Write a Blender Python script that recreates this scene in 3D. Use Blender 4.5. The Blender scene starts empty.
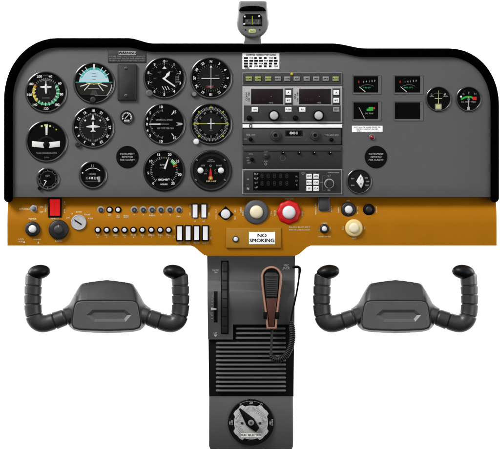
import bpy, math, random
from mathutils import Vector, Matrix
random.seed(7)
S = 0.002                      # metres per drawing unit (a 3 1/8 inch instrument is 42 units)
BACK = -26.0                   # depth of the housings behind the panel face
WALL = -750.0                  # depth of the white wall behind everything
sc = bpy.context.scene
COL = sc.collection
pi = math.pi

# ------------------------------------------------------------------ materials
def lin(c):
    c = c / 255.0
    return c / 12.92 if c <= 0.04045 else ((c + 0.055) / 1.055) ** 2.4
KA = 0.5
MATS = {}
def mat(name, rgb, rough=0.6, spec=0.25, metal=0.0, k=KA, noise=0.0, nscale=300.0, bump=0.0, bscale=900.0, emit=None, coat=0.0):
    m = bpy.data.materials.new(name); m.use_nodes = True
    nt = m.node_tree; b = nt.nodes['Principled BSDF']
    c = [min(0.9, lin(v) * k) for v in rgb]
    b.inputs['Base Color'].default_value = (*c, 1)
    b.inputs['Roughness'].default_value = rough
    b.inputs['Specular IOR Level'].default_value = spec
    b.inputs['Metallic'].default_value = metal
    b.inputs['Coat Weight'].default_value = coat
    if emit:
        b.inputs['Emission Color'].default_value = (*[lin(v) for v in rgb], 1)
        b.inputs['Emission Strength'].default_value = emit
    if noise or bump:
        tc = nt.nodes.new('ShaderNodeTexCoord')
    if noise:
        n = nt.nodes.new('ShaderNodeTexNoise'); n.inputs['Scale'].default_value = nscale; n.inputs['Detail'].default_value = 6
        nt.links.new(tc.outputs['Object'], n.inputs['Vector'])
        r = nt.nodes.new('ShaderNodeMapRange')
        r.inputs['From Min'].default_value = 0.25; r.inputs['From Max'].default_value = 0.75
        r.inputs['To Min'].default_value = 1 - noise; r.inputs['To Max'].default_value = 1 + noise
        nt.links.new(n.outputs['Fac'], r.inputs['Value'])
        mx = nt.nodes.new('ShaderNodeVectorMath'); mx.operation = 'SCALE'
        mx.inputs[0].default_value = c
        nt.links.new(r.outputs['Result'], mx.inputs['Scale'])
        nt.links.new(mx.outputs['Vector'], b.inputs['Base Color'])
        rr = nt.nodes.new('ShaderNodeMapRange')
        rr.inputs['To Min'].default_value = max(0.05, rough - 0.12); rr.inputs['To Max'].default_value = min(1, rough + 0.12)
        nt.links.new(n.outputs['Fac'], rr.inputs['Value']); nt.links.new(rr.outputs['Result'], b.inputs['Roughness'])
    if bump:
        n2 = nt.nodes.new('ShaderNodeTexNoise'); n2.inputs['Scale'].default_value = bscale; n2.inputs['Detail'].default_value = 3
        nt.links.new(tc.outputs['Object'], n2.inputs['Vector'])
        bp = nt.nodes.new('ShaderNodeBump'); bp.inputs['Strength'].default_value = bump; bp.inputs['Distance'].default_value = 0.0006
        nt.links.new(n2.outputs['Fac'], bp.inputs['Height']); nt.links.new(bp.outputs['Normal'], b.inputs['Normal'])
    MATS[name] = m
    return name

GRAY = mat('panel_gray_paint', (103, 102, 103), 0.6, 0.25, noise=0.05, nscale=40, bump=0.10)
GRAYB = mat('panel_gray_trim', (112, 111, 116), 0.5, 0.3)
BLACK = mat('glareshield_black_vinyl', (3, 3, 3), 0.95, 0.0, noise=0.2, nscale=60, bump=0.25, bscale=700)
OCHRE = mat('ochre_paint', (195, 125, 3), 0.55, 0.08, noise=0.04, nscale=30, bump=0.06)
OCHRE2 = mat('ochre_plate', (192, 134, 32), 0.5, 0.12, noise=0.04, nscale=30)
BEZEL = mat('bezel_black_enamel', (26, 26, 27), 0.2, 0.9)
BEZELM = mat('bezel_matte_black', (22, 22, 22), 0.5, 0.3)
DIAL = mat('dial_black', (15, 15, 15), 0.85, 0.03, noise=0.25, nscale=25)
DIAL2 = mat('dial_charcoal', (33, 33, 33), 0.85, 0.05, noise=0.15, nscale=25)
WHITE = mat('white_marking', (255, 255, 252), 0.6, 0.2)
OFFW = mat('grey_marking', (165, 165, 162), 0.6, 0.2)
DIM = mat('dim_marking', (105, 105, 103), 0.6, 0.2)
CREAMT = mat('cream_lettering', (255, 240, 190), 0.6, 0.2)
GREEN = mat('green_marking', (70, 190, 130), 0.6, 0.2)
GREEN2 = mat('bright_green_marking', (40, 190, 60), 0.6, 0.2)
YEL = mat('yellow_marking', (225, 200, 50), 0.6, 0.2)
YELG = mat('yellow_green_marking', (190, 195, 50), 0.6, 0.2)
PALEY = mat('pale_yellow_lume', (225, 225, 150), 0.6, 0.2)
RED = mat('red_marking', (225, 40, 30), 0.6, 0.2)
ORANGE = mat('orange_marking', (220, 120, 40), 0.6, 0.2)
SKYB = mat('horizon_pale_blue', (205, 240, 252), 0.6, 0.15, noise=0.08, nscale=60)
SKYT = mat('horizon_teal', (85, 200, 200), 0.6, 0.15, noise=0.12, nscale=90)
GROUNDB = mat('horizon_ground_dark', (40, 38, 36), 0.7, 0.1)
PLAST = mat('black_plastic', (34, 34, 35), 0.45, 0.3, noise=0.1, nscale=80, bump=0.08)
PLASTD = mat('deep_black_plastic', (8, 8, 8), 0.55, 0.06)
PLASTG = mat('charcoal_plastic', (58, 58, 60), 0.5, 0.3, noise=0.06, nscale=60, bump=0.08)
RADIO = mat('radio_charcoal_face', (67, 67, 69), 0.55, 0.2, noise=0.05, nscale=60, bump=0.05)
RADIOD = mat('radio_black_face', (48, 48, 49), 0.55, 0.2, noise=0.05, nscale=60, bump=0.05)
LGREY = mat('light_grey_trim', (190, 190, 190), 0.45, 0.35)
MGREY = mat('mid_grey_trim', (140, 140, 142), 0.45, 0.35)
BTN = mat('white_button', (255, 255, 255), 0.4, 0.3, k=.65)
BTNG = mat('grey_button', (165, 165, 163), 0.4, 0.3)
BTNY = mat('yellowish_button', (188, 190, 110), 0.4, 0.3)
DISP = mat('dark_red_display', (32, 22, 26), 0.35, 0.15)
DISPB = mat('black_display', (4, 4, 4), 0.5, 0.04)
LABELW = mat('white_placard', (250, 250, 248), 0.6, 0.2, k=0.8)
INK = mat('black_ink', (12, 12, 12), 0.7, 0.15)
SILV = mat('knob_silver', (215, 215, 215), 0.35, 0.5, noise=0.1, nscale=120)
STEEL = mat('steel', (150, 150, 150), 0.35, 0.5, metal=0.6)
PEARL = mat('knob_white_cap', (240, 240, 243), 0.4, 0.3, k=.6)
CREAM = mat('knob_cream', (248, 236, 200), 0.4, 0.3, k=.62)
CREAMR = mat('knob_cream_rim', (245, 218, 150), 0.4, 0.3, k=.6)
REDP = mat('red_plastic', (232, 14, 20), 0.4, 0.3)
REDR = mat('red_rocker_plastic', (255, 12, 14), 0.4, 0.25)
DKRED = mat('red_lens', (140, 30, 45), 0.25, 0.5)
KNURL = mat('knob_grey_knurled', (92, 94, 96), 0.5, 0.3)
BLUEG = mat('bluish_steel', (120, 130, 140), 0.35, 0.5)
YOKE = mat('yoke_charcoal', (55, 55, 56), 0.4, 0.4, noise=0.06, nscale=50, bump=0.15, bscale=600)
YOKEF = mat('yoke_face_charcoal', (92, 92, 93), 0.4, 0.45, noise=0.05, nscale=50, bump=0.08, bscale=600)
RUBBER = mat('grip_rubber', (43, 43, 44), 0.4, 0.5, noise=0.08, nscale=70, bump=0.2, bscale=600)
GLOSSB = mat('gloss_black_cap', (5, 5, 5), 0.4, 0.15)
PED = mat('pedestal_grey', (80, 80, 80), 0.55, 0.3, noise=0.05, nscale=40, bump=0.1)
PEDL = mat('pedestal_black', (8, 8, 8), 0.7, 0.08)
SLATM = mat('louvre_slat_grey', (103, 103, 103), 0.55, 0.15)
COPPER = mat('mic_copper_rim', (196, 142, 118), 0.45, 0.35)
BROWN = mat('mic_brown_body', (84, 38, 28), 0.45, 0.3)
ALU = mat('brushed_plate', (200, 200, 198), 0.45, 0.35, noise=0.12, nscale=150)
BACKW = mat('white_wall_paint', (255, 255, 255), 0.8, 0.0, k=0.9)
COMPG = mat('compass_grey', (122, 123, 122), 0.42, 0.4, noise=0.06, nscale=60, bump=0.1)

# ------------------------------------------------------------------ mesh builder
def offset_poly(poly, o):
    n = len(poly); a = 0
    for i in range(n):
        x0, y0 = poly[i]; x1, y1 = poly[(i + 1) % n]; a += x0 * y1 - x1 * y0
    sgn = 1 if a > 0 else -1
    res = []
    for i in range(n):
        p = poly[i - 1]; q = poly[i]; r = poly[(i + 1) % n]
        e1 = (q[0] - p[0], q[1] - p[1]); e2 = (r[0] - q[0], r[1] - q[1])
        l1 = math.hypot(*e1) or 1e-9; l2 = math.hypot(*e2) or 1e-9
        n1 = (-e1[1] / l1 * sgn, e1[0] / l1 * sgn); n2 = (-e2[1] / l2 * sgn, e2[0] / l2 * sgn)
        m = (n1[0] + n2[0], n1[1] + n2[1]); ml = math.hypot(*m) or 1e-9
        m = (m[0] / ml, m[1] / ml)
        d = max(0.35, m[0] * n1[0] + m[1] * n1[1])
        res.append((q[0] + m[0] * o / d, q[1] + m[1] * o / d))
    return res                                   # positive o = inwards

def circ(cx, cy, r, n=48, ry=None, rot=0):
    ry = r if ry is None else ry
    out = []
    for i in range(n):
        t = 2 * pi * i / n
        x, y = r * math.cos(t), ry * math.sin(t)
        out.append((cx + x * math.cos(rot) - y * math.sin(rot), cy + x * math.sin(rot) + y * math.cos(rot)))
    return out
def rrect(x0, y0, x1, y1, r=0.0, n=5):
    if r < 0.65: return [(x0, y0), (x1, y0), (x1, y1), (x0, y1)]
    out = []
    for cx, cy, a in ((x1 - r, y0 + r, -90), (x1 - r, y1 - r, 0), (x0 + r, y1 - r, 90), (x0 + r, y0 + r, 180)):
        for i in range(n + 1):
            t = math.radians(a + 90 * i / n); out.append((cx + r * math.cos(t), cy + r * math.sin(t)))
    return out
def pt(cx, cy, r, a):
    a = math.radians(a); return (cx + r * math.sin(a), cy - r * math.cos(a))

_tc = {}
def text_mesh(s, bold):
    key = (s, bold)
    if key in _tc: return _tc[key]
    cu = bpy.data.curves.new('lettering', 'FONT'); cu.body = s
    cu.align_x = 'CENTER'; cu.align_y = 'CENTER'; cu.size = 1.0; cu.resolution_u = 2
    cu.fill_mode = 'FRONT'; cu.offset = bold; cu.space_line = 0.9
    ob = bpy.data.objects.new('lettering', cu); COL.objects.link(ob)
    dg = bpy.context.evaluated_depsgraph_get(); dg.update()
    me = bpy.data.meshes.new_from_object(ob.evaluated_get(dg))
    r = ([tuple(v.co) for v in me.vertices], [tuple(p.vertices) for p in me.polygons])
    bpy.data.objects.remove(ob); bpy.data.curves.remove(cu); bpy.data.meshes.remove(me)
    _tc[key] = r
    return r

class MB:
    def __init__(s, org=(0, 0, 0)):
        s.v = []; s.f = []; s.m = []; s.o = org; s.ms = []
    def mi(s, m):
        if m not in s.ms: s.ms.append(m)
        return s.ms.index(m)
    def add(s, verts, faces, m):
        b = len(s.v); s.v += verts; k = s.mi(m)
        for f in faces: s.f.append(tuple(i + b for i in f)); s.m.append(k)
        return s
    def flat(s, poly, d, m): return s.add([(x, y, d) for x, y in poly], [tuple(range(len(poly)))], m)
    def loft(s, polys, ds, m, cap0=False, cap1=True, mcap=None):
        n = len(polys[0]); V = []; F = []
        for p, d in zip(polys, ds):
            V += [(x, y, d if not callable(d) else d(x, y)) for x, y in p]
        for k in range(len(polys) - 1):
            for i in range(n):
                j = (i + 1) % n
                F.append((k * n + i, k * n + j, (k + 1) * n + j, (k + 1) * n + i))
        s.add(V, F, m); b = len(s.v) - len(V)
        L = (len(polys) - 1) * n
        if cap1: s.f.append(tuple(b + L + i for i in range(n))); s.m.append(s.mi(mcap or m))
        if cap0: s.f.append(tuple(b + i for i in range(n))); s.m.append(s.mi(m))
        return s
    def prism(s, poly, d0, d1, m, bev=0.0, cap0=False, mcap=None):
        if bev > 0:
            return s.loft([poly, poly, offset_poly(poly, bev * 0.35), offset_poly(poly, bev)], [d0, d1 - bev, d1 - bev * 0.35, d1], m, cap0, True, mcap)
        return s.loft([poly, poly], [d0, d1], m, cap0, True, mcap)
    def lathe(s, cx, cy, prof, m, n=64, cap=True, scal=0.0, nsc=8):
        rings = []
        for r, d in prof:
            ring = []
            for i in range(n):
                t = 2 * pi * i / n
                q = r * (1 + scal * math.cos(nsc * t)) if scal else r
                ring.append((cx + q * math.cos(t), cy + q * math.sin(t)))
            rings.append(ring)
        return s.loft(rings, [d for r, d in prof], m, False, cap)
    def arc(s, cx, cy, r0, r1, a0, a1, d, m, n=None):
        n = n or max(3, int(abs(a1 - a0) / 5)); V = []; F = []
        for i in range(n + 1):
            a = a0 + (a1 - a0) * i / n
            V += [(*pt(cx, cy, r0, a), d), (*pt(cx, cy, r1, a), d)]
        for i in range(n): F.append((2 * i, 2 * i + 1, 2 * i + 3, 2 * i + 2))
        return s.add(V, F, m)
    def line(s, p, q, w, d, m, w2=None):
        w2 = w if w2 is None else w2
        dx, dy = q[0] - p[0], q[1] - p[1]; l = math.hypot(dx, dy) or 1
        nx, ny = -dy / l, dx / l
        return s.flat([(p[0] + nx * w / 2, p[1] + ny * w / 2), (q[0] + nx * w2 / 2, q[1] + ny * w2 / 2), (q[0] - nx * w2 / 2, q[1] - ny * w2 / 2), (p[0] - nx * w / 2, p[1] - ny * w / 2)], d, m)
    def bar(s, p, q, w, d0, d1, m, w2=None, bev=0.15):
        w2 = w if w2 is None else w2
        dx, dy = q[0] - p[0], q[1] - p[1]; l = math.hypot(dx, dy) or 1
        nx, ny = -dy / l, dx / l
        return s.prism([(p[0] + nx * w / 2, p[1] + ny * w / 2), (q[0] + nx * w2 / 2, q[1] + ny * w2 / 2), (q[0] - nx * w2 / 2, q[1] - ny * w2 / 2), (p[0] - nx * w / 2, p[1] - ny * w / 2)], d0, d1, m, bev, True)
    def tick(s, cx, cy, r0, r1, a, w, d, m): return s.line(pt(cx, cy, r0, a), pt(cx, cy, r1, a), w, d, m)
    def text(s, t, x, y, h, d, m, rot=0, bold=0.012, wide=1.0):
        V, F = text_mesh(t, 0.0); k = h / 0.70; c, sn = math.cos(math.radians(rot)), math.sin(math.radians(rot))
        # heavier strokes: the same lettering struck several times, a hair apart
        o = bold * 1.3
        for q, (ax, ay) in enumerate([(0, 0)] if bold <= 0 else [(-o, -o * .5), (o, o * .5), (-o, o * .5), (o, -o * .5)]):
            W = []
            for vx, vy, vz in V:
                u, w = (vx + ax) * k * wide, -(vy + ay) * k
                X, Y = x + u * c - w * sn, y + u * sn + w * c
                W.append((X, Y, (d(X, Y) if callable(d) else d) + q * .012))
            s.add(W, F, m)
        return s
    def tube(s, path, rad, m, n=12, caps=True, squash=1.0):
        P = [Vector(p) for p in path]; V = []; F = []; up = Vector((0, 0, 1))
        for i, p in enumerate(P):
            t = (P[min(i + 1, len(P) - 1)] - P[max(i - 1, 0)]).normalized()
            a = up.cross(t)
            if a.length < 1e-3: a = Vector((1, 0, 0))
            a.normalize(); b = t.cross(a).normalized()
            r = rad(i / (len(P) - 1)) if callable(rad) else rad
            for k in range(n):
                th = 2 * pi * k / n
                V.append(tuple(p + a * math.cos(th) * r + b * math.sin(th) * r * squash))
        for i in range(len(P) - 1):
            for k in range(n):
                j = (k + 1) % n
                F.append((i * n + k, i * n + j, (i + 1) * n + j, (i + 1) * n + k))
        if caps: F.append(tuple(range(n))); F.append(tuple((len(P) - 1) * n + k for k in range(n)))
        return s.add(V, F, m)
    def ellipsoid(s, c, r, m, rot=0, n=28, k=16):
        V = []; F = []; cr, sr = math.cos(rot), math.sin(rot)
        for i in range(k + 1):
            ph = pi * i / k
            for j in range(n):
                th = 2 * pi * j / n
                x, y, z = r[0] * math.sin(ph) * math.cos(th), r[1] * math.sin(ph) * math.sin(th), r[2] * math.cos(ph)
                V.append((c[0] + x * cr - y * sr, c[1] + x * sr + y * cr, c[2] + z))
        for i in range(k):
            for j in range(n):
                q = (j + 1) % n; F.append((i * n + j, i * n + q, (i + 1) * n + q, (i + 1) * n + j))
        return s.add(V, F, m)
    def build(s, name, parent=None, angle=32):
        me = bpy.data.meshes.new(name)
        ox, oy, od = s.o
        me.from_pydata([((x - ox) * S, -(d - od) * S, -(y - oy) * S) for x, y, d in s.v], [], s.f)
        for m in s.ms: me.materials.append(MATS[m])
        me.polygons.foreach_set('material_index', s.m)
        import bmesh
        bm = bmesh.new(); bm.from_mesh(me); bmesh.ops.remove_doubles(bm, verts=bm.verts, dist=1e-7)
        bmesh.ops.recalc_face_normals(bm, faces=bm.faces); bm.to_mesh(me); bm.free()
        me.polygons.foreach_set('use_smooth', [True] * len(me.polygons))
        me.set_sharp_from_angle(angle=math.radians(angle))
        me.update()
        o = bpy.data.objects.new(name, me); COL.objects.link(o)
        if parent: o.parent = parent
        else: o.location = W(ox, oy, od)
        return o

def W(x, y, d=0.0): return Vector(((x - 250) * S, -d * S, (451 - y) * S))
def tag(o, label, cat, group=None):
    o['label'] = label; o['category'] = cat
    if group: o['group'] = group
    return o
def thing(name, label, cat, x, y, d=0.0, group=None):
    o = bpy.data.objects.new(name, None); COL.objects.link(o)
    o.location = W(x, y, d); o.empty_display_size = 0.01
    return tag(o, label, cat, group)
def dup(root, x, y, d, label):
    c = root.copy(); COL.objects.link(c); c.location = W(x, y, d); c['label'] = label
    for ch in root.children:
        e = ch.copy(); COL.objects.link(e); e.parent = c
        for g in ch.children:
            h = g.copy(); COL.objects.link(h); h.parent = e
    return c

# ------------------------------------------------------------------ setting
b = MB((250, 225, WALL))
b.flat([(-2400, -2200), (2900, -2200), (2900, 2650), (-2400, 2650)], WALL, BACKW)
o = b.build('wall'); o['kind'] = 'structure'

# ------------------------------------------------------------------ glareshield and panel
def arcpts(cx, cy, rx, ry, a0, a1, n, e=2.0):
    out = []
    for i in range(n + 1):
        t = math.radians(a0 + (a1 - a0) * i / n); c, s_ = math.cos(t), math.sin(t)
        out.append((cx + rx * math.copysign(abs(c) ** (2 / e), c), cy - ry * math.copysign(abs(s_) ** (2 / e), s_)))
    return out
def smoothline(x0, y0, x1, y1, n=10):
    return [(x0 + (x1 - x0) * i / n, y0 + (y1 - y0) * (3 * (i / n) ** 2 - 2 * (i / n) ** 3)) for i in range(n + 1)]
def seg(x0, y0, x1, y1, n): return [(x0 + (x1 - x0) * i / n, y0 + (y1 - y0) * i / n) for i in range(n + 1)]
outer = seg(4, 198, 4, 101, 6)[:-1] + arcpts(58, 100, 54, 62, 180, 90, 24, 2.05) + smoothline(128, 38, 154, 43.3) + smoothline(332, 43.3, 366, 48.3) \
    + arcpts(448, 106, 51, 57.7, 90, 0, 24, 2.1) + seg(499, 107, 499, 198, 6)[1:]
inner = seg(13, 198, 13, 101, 6)[:-1] + arcpts(58, 100, 45, 52.5, 180, 90, 24, 2.05) + smoothline(128, 47.5, 153, 51.8) + smoothline(332, 51.8, 364, 57) \
    + arcpts(448, 106, 42.5, 49, 90, 0, 24, 2.1) + seg(490.5, 107, 490.5, 198, 6)[1:]
# rounded bottom ends
def lerp(p, q, t): return (p[0] + (q[0] - p[0]) * t, p[1] + (q[1] - p[1]) * t)
def endcap(p, q, n=8, ln=4.5):
    return p, q
b = MB((250, 43, 0))
rows = []
prof = [(0.0, BACK), (0.0, 1.5), (0.06, 3.2), (0.18, 4.6), (0.4, 5.4), (0.65, 5.4), (0.85, 4.6), (0.96, 3.2), (1.0, 1.6), (1.0, -2.0)]
ext_o, ext_i = [], []
n = len(outer)
V = []; F = []
cols = []
def capcols(po, pi_, n=6, ln=4.3):
    res = []
    for k in range(1, n + 1):
        a = pi / 2 * k / n
        sh = (1 - math.cos(a)) * 0.48; dy = ln * math.sin(a)
        res.append((lerp((po[0], po[1] + dy), (pi_[0], pi_[1] + dy), sh), lerp((po[0], po[1] + dy), (pi_[0], pi_[1] + dy), 1 - sh)))
    return res
left_end = capcols(outer[0], inner[0]); right_end = capcols(outer[-1], inner[-1])
pairs = list(reversed(left_end)) + list(zip(outer, inner)) + right_end
for po, pi_ in pairs:
    for t, d in prof: V.append((*lerp(po, pi_, t), d))
k = len(prof)
for i in range(len(pairs) - 1):
    for j in range(k - 1): F.append((i * k + j, i * k + j + 1, (i + 1) * k + j + 1, (i + 1) * k + j))
F.append(tuple(range(k))); F.append(tuple((len(pairs) - 1) * k + j for j in range(k)))
b.add(V, F, BLACK)
gs = tag(b.build('glareshield', angle=50), 'black padded glareshield hood arching over the grey instrument panel', 'glareshield')

# main panel
b = MB((250, 197, 0))
face = [(x, min(y, 197.2)) for x, y in [lerp(a, c, 0.8) for a, c in zip(outer, inner)]]
face[0] = (face[0][0], 197.2); face[-1] = (face[-1][0], 197.2)
b.prism(face, -24, 0, GRAY, 0.5)
tag(b.build('instrument_panel'), 'wide flat grey metal instrument panel face under the black glareshield', 'panel')

# lower panel: curved sheet, hollow under the grey panel then bulging
def slope(v):
    if v < 206: return 0.62
    if v < 224: return 0.62 * (1 - (v - 206) / 18.0)
    return -0.08 * (v - 224) / 22.0
DT = [(-15.0)]
vs = [196 + i * 0.5 for i in range(125)]
for i in range(1, len(vs)): DT.append(DT[-1] + slope(vs[i]) * 0.5)
def DL(v):
    f_ = max(0.0, min(len(vs) - 1.001, (v - 196) / 0.5)); i = int(f_); return DT[i] + (DT[i + 1] - DT[i]) * (f_ - i)
us = [7, 7.6] + [20 + 10 * i for i in range(17)] + [190.5, 194, 197, 200, 203.5, 207] + [215 + 10 * i for i in range(8)] + [295, 299, 303, 307, 311] + [320 + 10 * i for i in range(17)] + [489, 496.4, 497]
def botv(u):
    if u <= 190.5 or u >= 311: return 245.7
    if u < 207: t = (u - 190.5) / 16.5
    elif u > 295: t = (311 - u) / 16.0
    else: t = 1
    return 245.7 + 10.3 * (3 * t * t - 2 * t ** 3)
b = MB((250, 246, -7)); V = []; F = []; nr = 100
for u in us:
    bv = botv(u)
    for j in range(nr + 1):
        v = 196 + (bv - 196) * j / nr; V.append((u, v, DL(v) - (0.6 if u in (7, 497) else 0)))
    V.append((u, bv, BACK))
k = nr + 2
for i in range(len(us) - 1):
    for j in range(k - 1): F.append((i * k + j, i * k + j + 1, (i + 1) * k + j + 1, (i + 1) * k + j))
b.add(V, F, OCHRE)
for u, i in ((7, 0), (497, len(us) - 1)):
    q = [V[i * k + j] for j in range(k)] + [(u, 196, BACK)]
    b.add(q, [tuple(range(len(q)))], OCHRE)
lp = thing('switch_panel', 'long ochre lower switch panel below the grey instrument panel', 'panel', 250, 246, -7)
b.o = (250, 246, -7); b.build('panel_face', lp, 40)
# lettering on the ochre panel
L = MB((250, 246, -7))
def dl(x, y): return DL(y) + 0.18
def T(s, x, y, h=1.5, m=CREAMT, rot=0, wide=1.0, bold=0.015): L.text(s, x, y, h, dl, m, rot, bold, wide)
T('AVIONICS', 24.2, 209, 1.7); T('ON', 41, 207, 1.5); T('OFF', 41.2, 212, 1.5)
T('MASTER', 45.3, 208, 1.6, rot=-90)
T('ALT', 64, 203, 1.5, rot=90); T('BAT', 64, 211, 1.5, rot=90)
T('PRIMER', 32.3, 219, 1.7); T('DIMMING', 37, 239.5, 1.2); T('LOCK', 21, 239.3, 1.4); T('PUSH', 21, 241.7, 1.4)
L.flat([(23, 243), (24, 240.8), (25, 243)], DL(242) + .18, CREAMT); L.flat([(37.2, 243.5), (38.2, 241.3), (39.2, 243.5)], DL(242) + .18, CREAMT)
T('PANEL LT', 54.5, 218.6, 1.3); T('RADIO', 58.5, 241.2, 1.6)
T('OFF', 67.8, 218, 1.4); T('R', 72, 213.8, 1.5); T('BOTH', 78.6, 212, 1.5); T('START', 87, 214.7, 1.5); T('PUSH', 90.3, 218.5, 1.5)
T('ENG\nINST', 109.5, 214.8, 1.0); T('ALT\nFLD', 118, 216.5, 1.3); T('AUTO\nPILOT', 126, 216.5, 1.3)
for x in (134, 143, 161, 170): T('10', x, 214.8, 1.2)
T('RADIO', 152, 215.5, 1.4); T('15', 152, 213.7, 1.0); T('FAN', 178.5, 216.5, 1.4)
for x, s in zip((97.7, 106.5, 115.5, 124.4, 133.4, 142.3, 151.3, 160.2, 168.6), ('FLAP', 'INST', 'LAND', 'NAV', 'PITOT', 'BCN', 'STROBE', 'TURN', 'STALL')):
    T(s, x, 235.2, 1.25); T('15' if x < 130 else '5', x, 237.4, 1.2)
T('ON', 190, 206, 1.2, rot=-90); T('OFF', 190, 214, 1.2, rot=-90); T('ON', 208.8, 206, 1.2, rot=90); T('OFF', 208.8, 214, 1.2, rot=90)
T('LT', 195, 221.4, 1.3); T('RT', 203.7, 221.4, 1.3)
for x, s in ((179.5, 'PITOT'), (188, 'NAV'), (196.5, 'STROBE'), (205.5, 'LDG LT')): T(s, x, 243, 1.2)
T('ON', 174.3, 228, 1.2, rot=-90); T('OFF', 174.3, 237, 1.2, rot=-90); T('ON', 210.6, 229, 1.2, rot=90); T('OFF', 210.6, 238, 1.2, rot=90)
T('ALT', 216, 211, 1.4, rot=-90); T('STATIC', 216.2, 217, 1.1, rot=-90); T('AIR', 235, 211, 1.3, rot=90); T('ON', 235, 218, 1.4, rot=90)
T('CARB', 241, 210, 1.5, rot=-90); T('HEAT', 243, 213, 1.5, rot=-90)
T('PULL', 271, 213.5, 1.4, rot=90); T('RICH', 275, 213, 1.6, rot=-90); T('LEAN', 302.3, 213.5, 1.5, rot=90); T('MIXTURE', 289.3, 198.9, 1.4)
T('FULL RICH BELOW 3000 FT', 299.7, 227.2, 1.25, wide=1.0); T('PUSH TO LOCK IN FLIGHT', 299.7, 230, 1.25, wide=1.0)
T('WING FLAPS', 316, 209, 1.4, rot=-90); T('0-10-20', 331.5, 209, 1.3, rot=90)
T('CABIN', 324.3, 223.3, 1.3); T('PULL', 319.5, 229, 1.1, rot=-90); T('HEAT', 330, 229, 1.1, rot=90); T('CIGAR LIGHTER', 324.5, 236.7, 1.25)
T('AIR', 348.5, 200.7, 1.5); T('CABIN', 338.8, 210, 1.3, rot=-90); T('PULL ON', 357.7, 210, 1.3, rot=90); T('PHONE', 376.5, 209.5, 1.3, rot=90)
T('PULL', 343.3, 228, 1.2, rot=-90); T('ON', 364.8, 228, 1.2, rot=90); T('HEAT', 354, 238.2, 1.4)
L.build('lettering', lp)

# ------------------------------------------------------------------ round instruments
DF, DM = 0.45, 0.62          # dial face and marking depth
def bezel(cx, cy, R, parent, m=BEZEL, inner_r=0.905, shine=True, name='bezel'):
    b = MB((cx, cy, 0))
    i = inner_r
    if shine: pr = [(R, -0.3), (R, 1.2), (R - .75, 1.63), (R - .8, 1.64), (R * i + .95, 1.64), (R * i + .88, 1.58), (R * i + .2, 1.07), (R * i, 0.4)]
    else: pr = [(R, -0.3), (R * 0.985, 1.1), (R * 0.955, 1.7), (R * 0.93, 1.9), (R * (i + 0.03), 1.6), (R * i, 0.4)]
    b.lathe(cx, cy, pr, m, 80, cap=False)
    return b.build(name, parent, 25)
def face_mb(cx, cy, R, m=DIAL, r=0.93):
    b = MB((cx, cy, 0)); b.flat(circ(cx, cy, R * r, 64), DF, m); return b
def hub(cx, cy, r, parent, d0, d1, m, name='hub'):
    b = MB((cx, cy, 0)); b.lathe(cx, cy, [(r, d0), (r, d1 - .2), (r * .8, d1)], m, 24); return b.build(name, parent)
def small_knob(cx0, cy0, x, y, r, parent, m=PLAST, top=None, d0=-0.3, d1=3.2):
    b = MB((cx0, cy0, 0)); b.lathe(x, y, [(r, d0), (r, d1 - .8), (r * .85, d1 - .2), (r * .7, d1)], m, 32)
    if top: b.flat(circ(x, y, r * .6, 24), d1 + .1, top)
    return b.build('adjustment_knob', parent)

# airspeed indicator
cx, cy, R = 46, 92, 21
t = thing('airspeed_indicator', 'round black airspeed dial with green and yellow speed arc and white numerals', 'gauge', cx, cy)
bezel(cx, cy, R, t)
f = face_mb(cx, cy, R)
f.flat(circ(cx, cy, R * .60, 48), DF + .08, DIAL2)
f.arc(cx, cy, 11.0, 13.4, 54, 221, DM, GREEN); f.arc(cx, cy, 11.0, 13.6, 224, 297, DM, YEL); f.arc(cx, cy, 11.0, 13.6, 297, 303, DM, ORANGE)
f.arc(cx, cy, 10.2, 10.7, 60, 150, DM, OFFW)
for i in range(30):
    a = 54 + i * 8.5
    if a < 300: f.tick(cx, cy, 10.4, 13.8 if i % 2 else 12.4, a, .5, DM + .1, WHITE if a > 54 and i % 2 else DIAL)
for a in range(-55, 50, 9): f.tick(cx, cy, 12.0, 14.0, a, .45, DM, OFFW)
for s, x, y in (('200', 168, 100), ('40', 265, 100), ('60', 345, 160), ('80', 360, 255), ('100', 320, 345), ('120', 225, 378), ('140', 128, 345), ('160', 82, 258), ('180', 95, 165)):
    f.text(s, 20 + x / 8.67, 65 + y / 8.67, 2.4, DM, WHITE, bold=.02)
f.text('KNOTS', cx, 75.6, 1.2, DM, DIM); f.text('AIRSPEED', cx, 98, 1.3, DM, DIM)
f.arc(cx, cy, 11.6, 13.2, -25, 25, DM + .02, OFFW); f.arc(cx, cy, 12.0, 12.8, -23, 23, DM + .06, DIAL)
f.build('dial_face', t)
nd = MB((cx, cy, 0)); nd.bar((46, 93.5), (46, 81), 1.6, .8, 1.25, WHITE, .7); nd.build('needle', t)
nd = MB((cx, cy, 0))
nd.prism([(45.1, 84), (46.9, 84), (47.2, 86), (51.5, 86.2), (51.5, 87.6), (47.2, 88.2), (47, 92), (45, 92), (44.8, 88.2), (40.5, 87.6), (40.5, 86.2), (44.8, 86)], .5, .85, WHITE, .1); nd.build('aircraft_symbol', t)

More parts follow.
